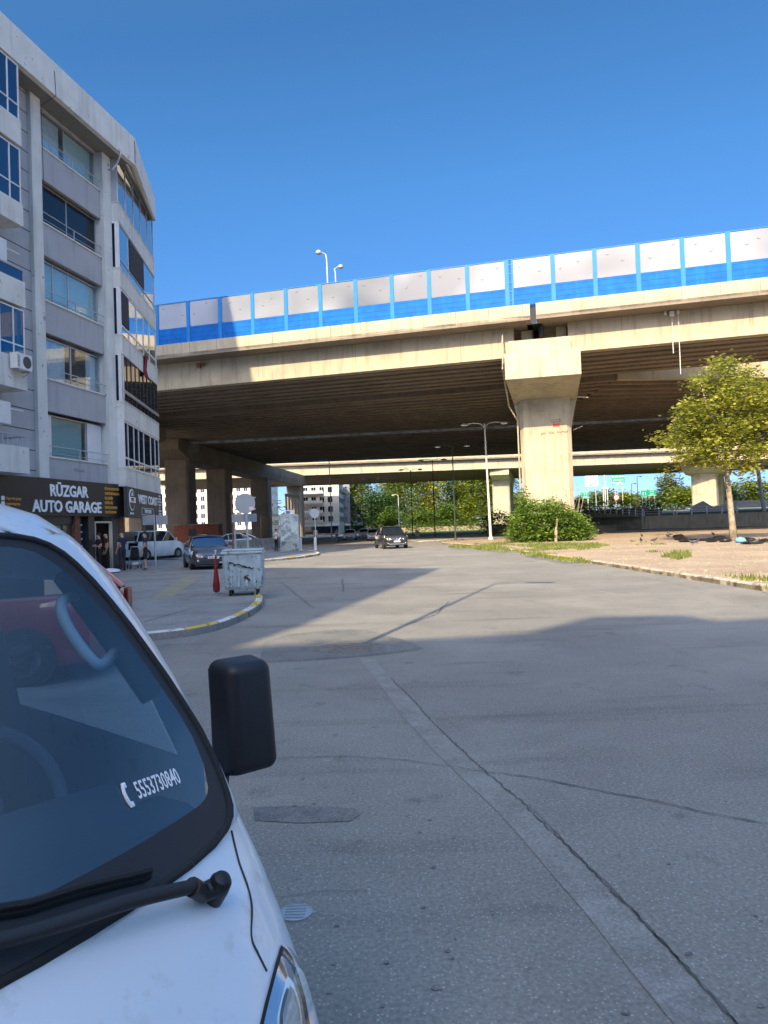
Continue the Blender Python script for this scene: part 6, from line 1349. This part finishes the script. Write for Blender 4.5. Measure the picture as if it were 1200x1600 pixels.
# ================================================================ people
def person(label, loc, rz, J={}, cols=('skin', 'cloth_navy', 'cloth_black', 'shoe'), shorts=False, sleeves=.5, hairs=True, build_=1.0, hgt=1.76):
    """cols: skin, top, bottom, shoes. One continuous skinned body facing local -Y"""
    t = thing('person', label, 'person', loc, rz)
    P = dict(pel=(0, 0, .97), sp=(0, .0, 1.14), ch=(0, .0, 1.34), nk=(0, .01, 1.50), h0=(0, -.01, 1.60), h1=(0, -.005, 1.70), nose=(0, -.105, 1.615))
    for s, q in ((-1, 'R'), (1, 'L')):
        P.update({'sh' + q: (s * .18, 0, 1.43), 'el' + q: (s * .235, .03, 1.16), 'wr' + q: (s * .24, -.06, .92), 'pa' + q: (s * .24, -.085, .85), 'hip' + q: (s * .09, 0, .93), 'kn' + q: (s * .10, -.01, .51), 'an' + q: (s * .10, .03, .09), 'to' + q: (s * .125, -.13, .045), 'he' + q: (s * .10, .07, .05)})
    P.update(J)
    rad = dict(pel=.135, sp=.12, ch=.145, nk=.055, h0=.082, h1=.088, nose=.016)
    for q in 'RL': rad.update({'sh' + q: .062, 'el' + q: .042, 'wr' + q: .028, 'pa' + q: .032, 'hip' + q: .098, 'kn' + q: .06, 'an' + q: .042, 'to' + q: .034, 'he' + q: .032})
    E = [('pel', 'sp', 1), ('sp', 'ch', 1), ('ch', 'nk', 1), ('nk', 'h0', 0), ('h0', 'h1', 0), ('h0', 'nose', 0)]
    for q in 'RL': E += [('ch', 'sh' + q, 1), ('sh' + q, 'el' + q, 1 if sleeves > .4 else 0), ('el' + q, 'wr' + q, 1 if sleeves > .9 else 0), ('wr' + q, 'pa' + q, 0), ('pel', 'hip' + q, 2), ('hip' + q, 'kn' + q, 2), ('kn' + q, 'an' + q, 0 if shorts else 2), ('an' + q, 'to' + q, 3), ('an' + q, 'he' + q, 3)]
    for q, s in (('R', -1), ('L', 1)):
        pa, wr = Vector(P['pa' + q]), Vector(P['wr' + q]); d = (pa - wr).normalized(); sd = Vector((0, -1, 0)) if abs(d.y) < .7 else Vector((s, 0, 0)); sd = (sd - d * sd.dot(d)).normalized()
        for k in range(4):
            a = 'f%d%s' % (k, q); base = pa + d * .03 + sd * (.027 - k * .018); L_ = (.07, .08, .075, .06)[k]; cu = d.cross(sd) * s * .012
            P[a + 'a'] = base + d * L_ * .5; P[a + 'b'] = base + d * L_ + cu * 1.6; rad[a + 'a'] = .0095; rad[a + 'b'] = .0085; E += [('pa' + q, a + 'a', 0), (a + 'a', a + 'b', 0)]
        P['t' + q] = pa + sd * .045 + d * .02; rad['t' + q] = .011; E += [('pa' + q, 't' + q, 0)]
    names = list(P); idx = {n: i for i, n in enumerate(names)}; sc = hgt / 1.79
    me = bpy.data.meshes.new('body'); me.from_pydata([tuple(Vector(P[n])) for n in names], [(idx[a], idx[c]) for a, c, _ in E], [])
    bm = bmesh.new(); bm.from_mesh(me); sl = bm.verts.layers.skin.verify(); bm.verts.ensure_lookup_table()
    for n in names:
        k = rad[n] * (build_ if n in ('pel', 'sp', 'ch', 'hipR', 'hipL') else 1); bm.verts[idx[n]][sl].radius = (k, k * (.78 if n in ('pel', 'sp', 'ch') else 1)); bm.verts[idx[n]][sl].use_root = (n == 'pel')
    bm.to_mesh(me); bm.free()
    tmp = bpy.data.objects.new('body', me); COL.objects.link(tmp); tmp.modifiers.new('k', 'SKIN'); sb = tmp.modifiers.new('u', 'SUBSURF'); sb.levels = sb.render_levels = 1
    dg = bpy.context.evaluated_depsgraph_get(); m2 = bpy.data.meshes.new_from_object(tmp.evaluated_get(dg)); bpy.data.objects.remove(tmp)
    m2.transform(Matrix.Scale(sc, 4)); m2.materials.clear()
    for c in cols: m2.materials.append(M[c])
    segs = [(Vector(P[a]) * sc, Vector(P[c]) * sc, mi) for a, c, mi in E]
    for p in m2.polygons:
        p.use_smooth = True; c = p.center; best = 9; bi = 0
        for a, e, mi in segs:
            d = e - a; k = max(0, min(1, (c - a).dot(d) / max(d.length_squared, 1e-9))); dd = (c - a - d * k).length
            if mi == 1 and sleeves < .9 and abs(a.x) > .15 * sc and abs((a - e).z) > .1 and k > .62 and a.z > 1.3: dd += .0; mm_ = 0
            else: mm_ = mi
            if dd < best: best = dd; bi = mm_
        if 1.50 * sc < c.z: bi = 0
        p.material_index = bi
    bo = link('body', m2, t)
    if hairs:
        b = MB(); hz = 1.70 * sc; rows = []
        for i in range(6):
            th_ = radians(8 + i * 17); rows.append([(.098 * sin(th_) * cos(f) * sc, (.01 + .105 * sin(th_) * sin(f)) * sc, hz + .098 * cos(th_) * sc - (.0 if sin(f) < -.3 else .015 * i * .3)) for f in [2*pi*k/14 for k in range(14)]])
        b.grid(rows, close=True); b.add(rows[0], [tuple(range(14))]); b.build('hair', M['hair'], t, smooth='all')
    b = MB()
    for s in (-1, 1): b.rbox((s * .034 * sc, -.088 * sc, 1.655 * sc), (.02, .012, .008), .002)
    b.build('eyes', M['hair'], t)
    return t
person('man in a dark T-shirt and black shorts standing in profile beside the sign pole', (-10.75, 33.0, .12), radians(-75), {'elL': (.23, -.02, 1.15), 'wrL': (.22, -.14, .93), 'paL': (.21, -.16, .86)}, ('skin', 'cloth_navy', 'cloth_black', 'shoe'), shorts=True, build_=1.08)
person('bald man in dark clothes raising one hand to his chest outside the garage', (-11.75, 32.9, .12), radians(-120), {'elR': (-.27, -.05, 1.17), 'wrR': (-.12, -.22, 1.36), 'paR': (-.06, -.23, 1.42)}, ('skin', 'cloth_navy', 'cloth_navy', 'shoe'), hairs=False, build_=1.15, hgt=1.82)
person('man in a dark red shirt standing in the garage doorway', (-12.72, 33.6, .12), radians(-60), {}, ('skin', 'cloth_maroon', 'cloth_black', 'shoe'), hairs=False, build_=1.1, hgt=1.8)
person('man in a black cap and black clothes with folded arms at the garage door', (-12.75, 32.8, .12), radians(-40), {'elR': (-.25, -.02, 1.17), 'wrR': (-.03, -.22, 1.22), 'paR': (.05, -.21, 1.24), 'elL': (.25, -.02, 1.17), 'wrL': (.03, -.24, 1.18), 'paL': (-.05, -.23, 1.2)}, ('skin', 'cloth_black', 'cloth_black', 'shoe'), build_=1.1)
person('person in a white shirt and dark trousers beside the advertising panel', (-8.2, 55.5, .12), radians(150), {'knL': (.12, -.1, .5), 'anL': (.11, .06, .1), 'heL': (.11, .1, .06), 'toL': (.11, -.05, .03)}, ('skin', 'cloth_white', 'cloth_black', 'shoe'), hgt=1.7)
person('pedestrian in white walking on the pavement behind the advertising panel', (-7.7, 82, .12), radians(20), {}, ('skin', 'cloth_white', 'cloth_blue', 'shoe'))
person('pedestrian in blue near the parked cars up the street', (-6.0, 92, 0), radians(190), {}, ('skin', 'cloth_blue', 'cloth_navy', 'shoe'))
# pushchair
t = thing('pushchair', 'black folding pushchair between the two men outside the garage', 'pushchair', (-11.9, 34.9, .12), radians(30))
b = MB(); rows = []
for i in range(6):
    a = radians(-20 + i * 28); rows.append([(x, .30 * cos(a) * (1 - (x / .3) ** 2 * .4), .98 + .26 * sin(a)) for x in (-.22, -.12, 0, .12, .22)])
b.grid(rows); o = b.build('hood', M['cloth_black'], t, smooth='all')
b = MB(); b.rbox((0, .05, .55), (.40, .42, .12), .04); b.rbox((0, -.14, .74), (.38, .1, .42), .04); b.build('seat', M['cloth_black'], t)
b = MB()
for s in (-1, 1): b.tube([(s * .22, -.42, 1.05), (s * .22, -.1, .6), (s * .24, .42, .14)], .014, 6); b.tube([(s * .22, .2, .6), (s * .24, -.3, .14)], .014, 6)
b.tube([(-.22, -.42, 1.05), (.22, -.42, 1.05)], .018, 6); b.build('frame', M['frame_alu'], t)
for x in (-.24, .24):
    for y in (-.3, .42): b = MB(); b.lathe([(.09, -.02), (.11, -.012), (.11, .012), (.09, .02)], (x, y, .11), 14, 'X'); b.build('wheel', M['rubber'], t)
b = MB(); b.rbox((.05, .1, .25), (.3, .3, .14), .04); b.build('basket', M['cloth_white'], t)
# sacks, birds, litter
def blob(name, lab, loc, d, m, seed, cat, group=None, n=14):
    r = random.Random(seed); b = MB(); rows = []
    for i in range(7):
        th_ = pi * (i + .3) / 7.2; rows.append([(d[0] * sin(th_) * cos(f) * (1 + .25 * noise.noise(Vector((cos(f) * 2, sin(f) * 2, seed + i)))), d[1] * sin(th_) * sin(f) * (1 + .25 * noise.noise(Vector((sin(f) * 2, seed, i * .8)))), max(0, d[2] * (.45 + .55 * cos(th_)) * (1 + .3 * noise.noise(Vector((cos(f) * 3, i, seed)))))) for f in [2*pi*k/n for k in range(n)]])
    b.grid(rows, close=True); b.add(rows[0], [tuple(range(n))]); b.add(rows[-1], [tuple(range(n))[::-1]])
    o = b.build(name, M[m], smooth=50); o.location = loc; o.rotation_euler = (0, 0, r.uniform(0, 3)); tag(o, lab, cat, group); return o
blob('white_sack', 'crumpled white sack lying on the pavement in front of the garage', (-11.9, 31.6, .12), (.55, .3, .2), 'cloth_white', 3, 'sack')
r = random.Random(17)
for k, (x, y) in enumerate(((1063, 842), (1072, 845), (1090, 842), (1103, 843), (1112, 845), (1124, 842), (1133, 845), (1139, 843), (1168, 843), (1176, 848), (1196, 845), (1060, 838))):
    p = gnd(x, y + 2, .1); blob('black_sack', 'flattened black plastic sack in the litter around the plane tree', p, (r.uniform(.35, .7), r.uniform(.3, .5), r.uniform(.10, .28)), 'sack_black', 40 + k, 'sack', 'black sacks around the plane tree')
blob('blue_bag', 'light blue and white plastic bag right of the plane tree trunk', gnd(1157, 848, .1), (.38, .3, .32), 'sack_blue', 71, 'bag')
blob('red_bag', 'pale orange and white bag standing by the kerb far up the road', gnd(652, 839, .1), (.4, .3, 1.0), 'wall_tan', 72, 'bag')
def pigeon_at(px, py, rz, first=[]):
    if not first:
        t = thing('pigeon', 'dark pigeon standing on the dirt lot near the plane tree', 'pigeon', (0, 0, 0), 0, 'pigeons on the dirt lot')
        b = MB(); b.tube([(0, -.17, .12), (0, -.08, .13), (0, 0, .14), (0, .08, .16), (0, .12, .20), (0, .145, .235), (0, .165, .235)], [.012, .04, .062, .052, .028, .028, .010], 9); b.tube([(0, .16, .235), (0, .19, .228)], [.008, .003], 5); b.tube([(.02, .0, .10), (.02, .01, .0)], .005, 4); b.tube([(-.02, .0, .10), (-.02, .01, .0)], .005, 4); b.build('body', M['pigeon'], t, smooth='all')
        b = MB(); b.add([(-.03, -.12, .12), (.03, -.12, .12), (.04, -.26, .09), (-.04, -.26, .09)], [(0, 1, 2, 3)]); b.build('tail', M['pigeon'], t); first.append(t); o = t
    else: o = dup(first[0], (0, 0, 0), 0)
    o.location = gnd(px, py, .1); o.rotation_euler = (0, 0, rz); o.scale = (1.35, 1.35, 1.35)
for i, (x, y) in enumerate(((1003, 840), (1047, 838), (1002, 848), (1022, 848), (1062, 841), (1115, 838), (1082, 852), (1172, 851), (1180, 852), (1090, 850), (1044, 841))): pigeon_at(x, y, i * 1.3)
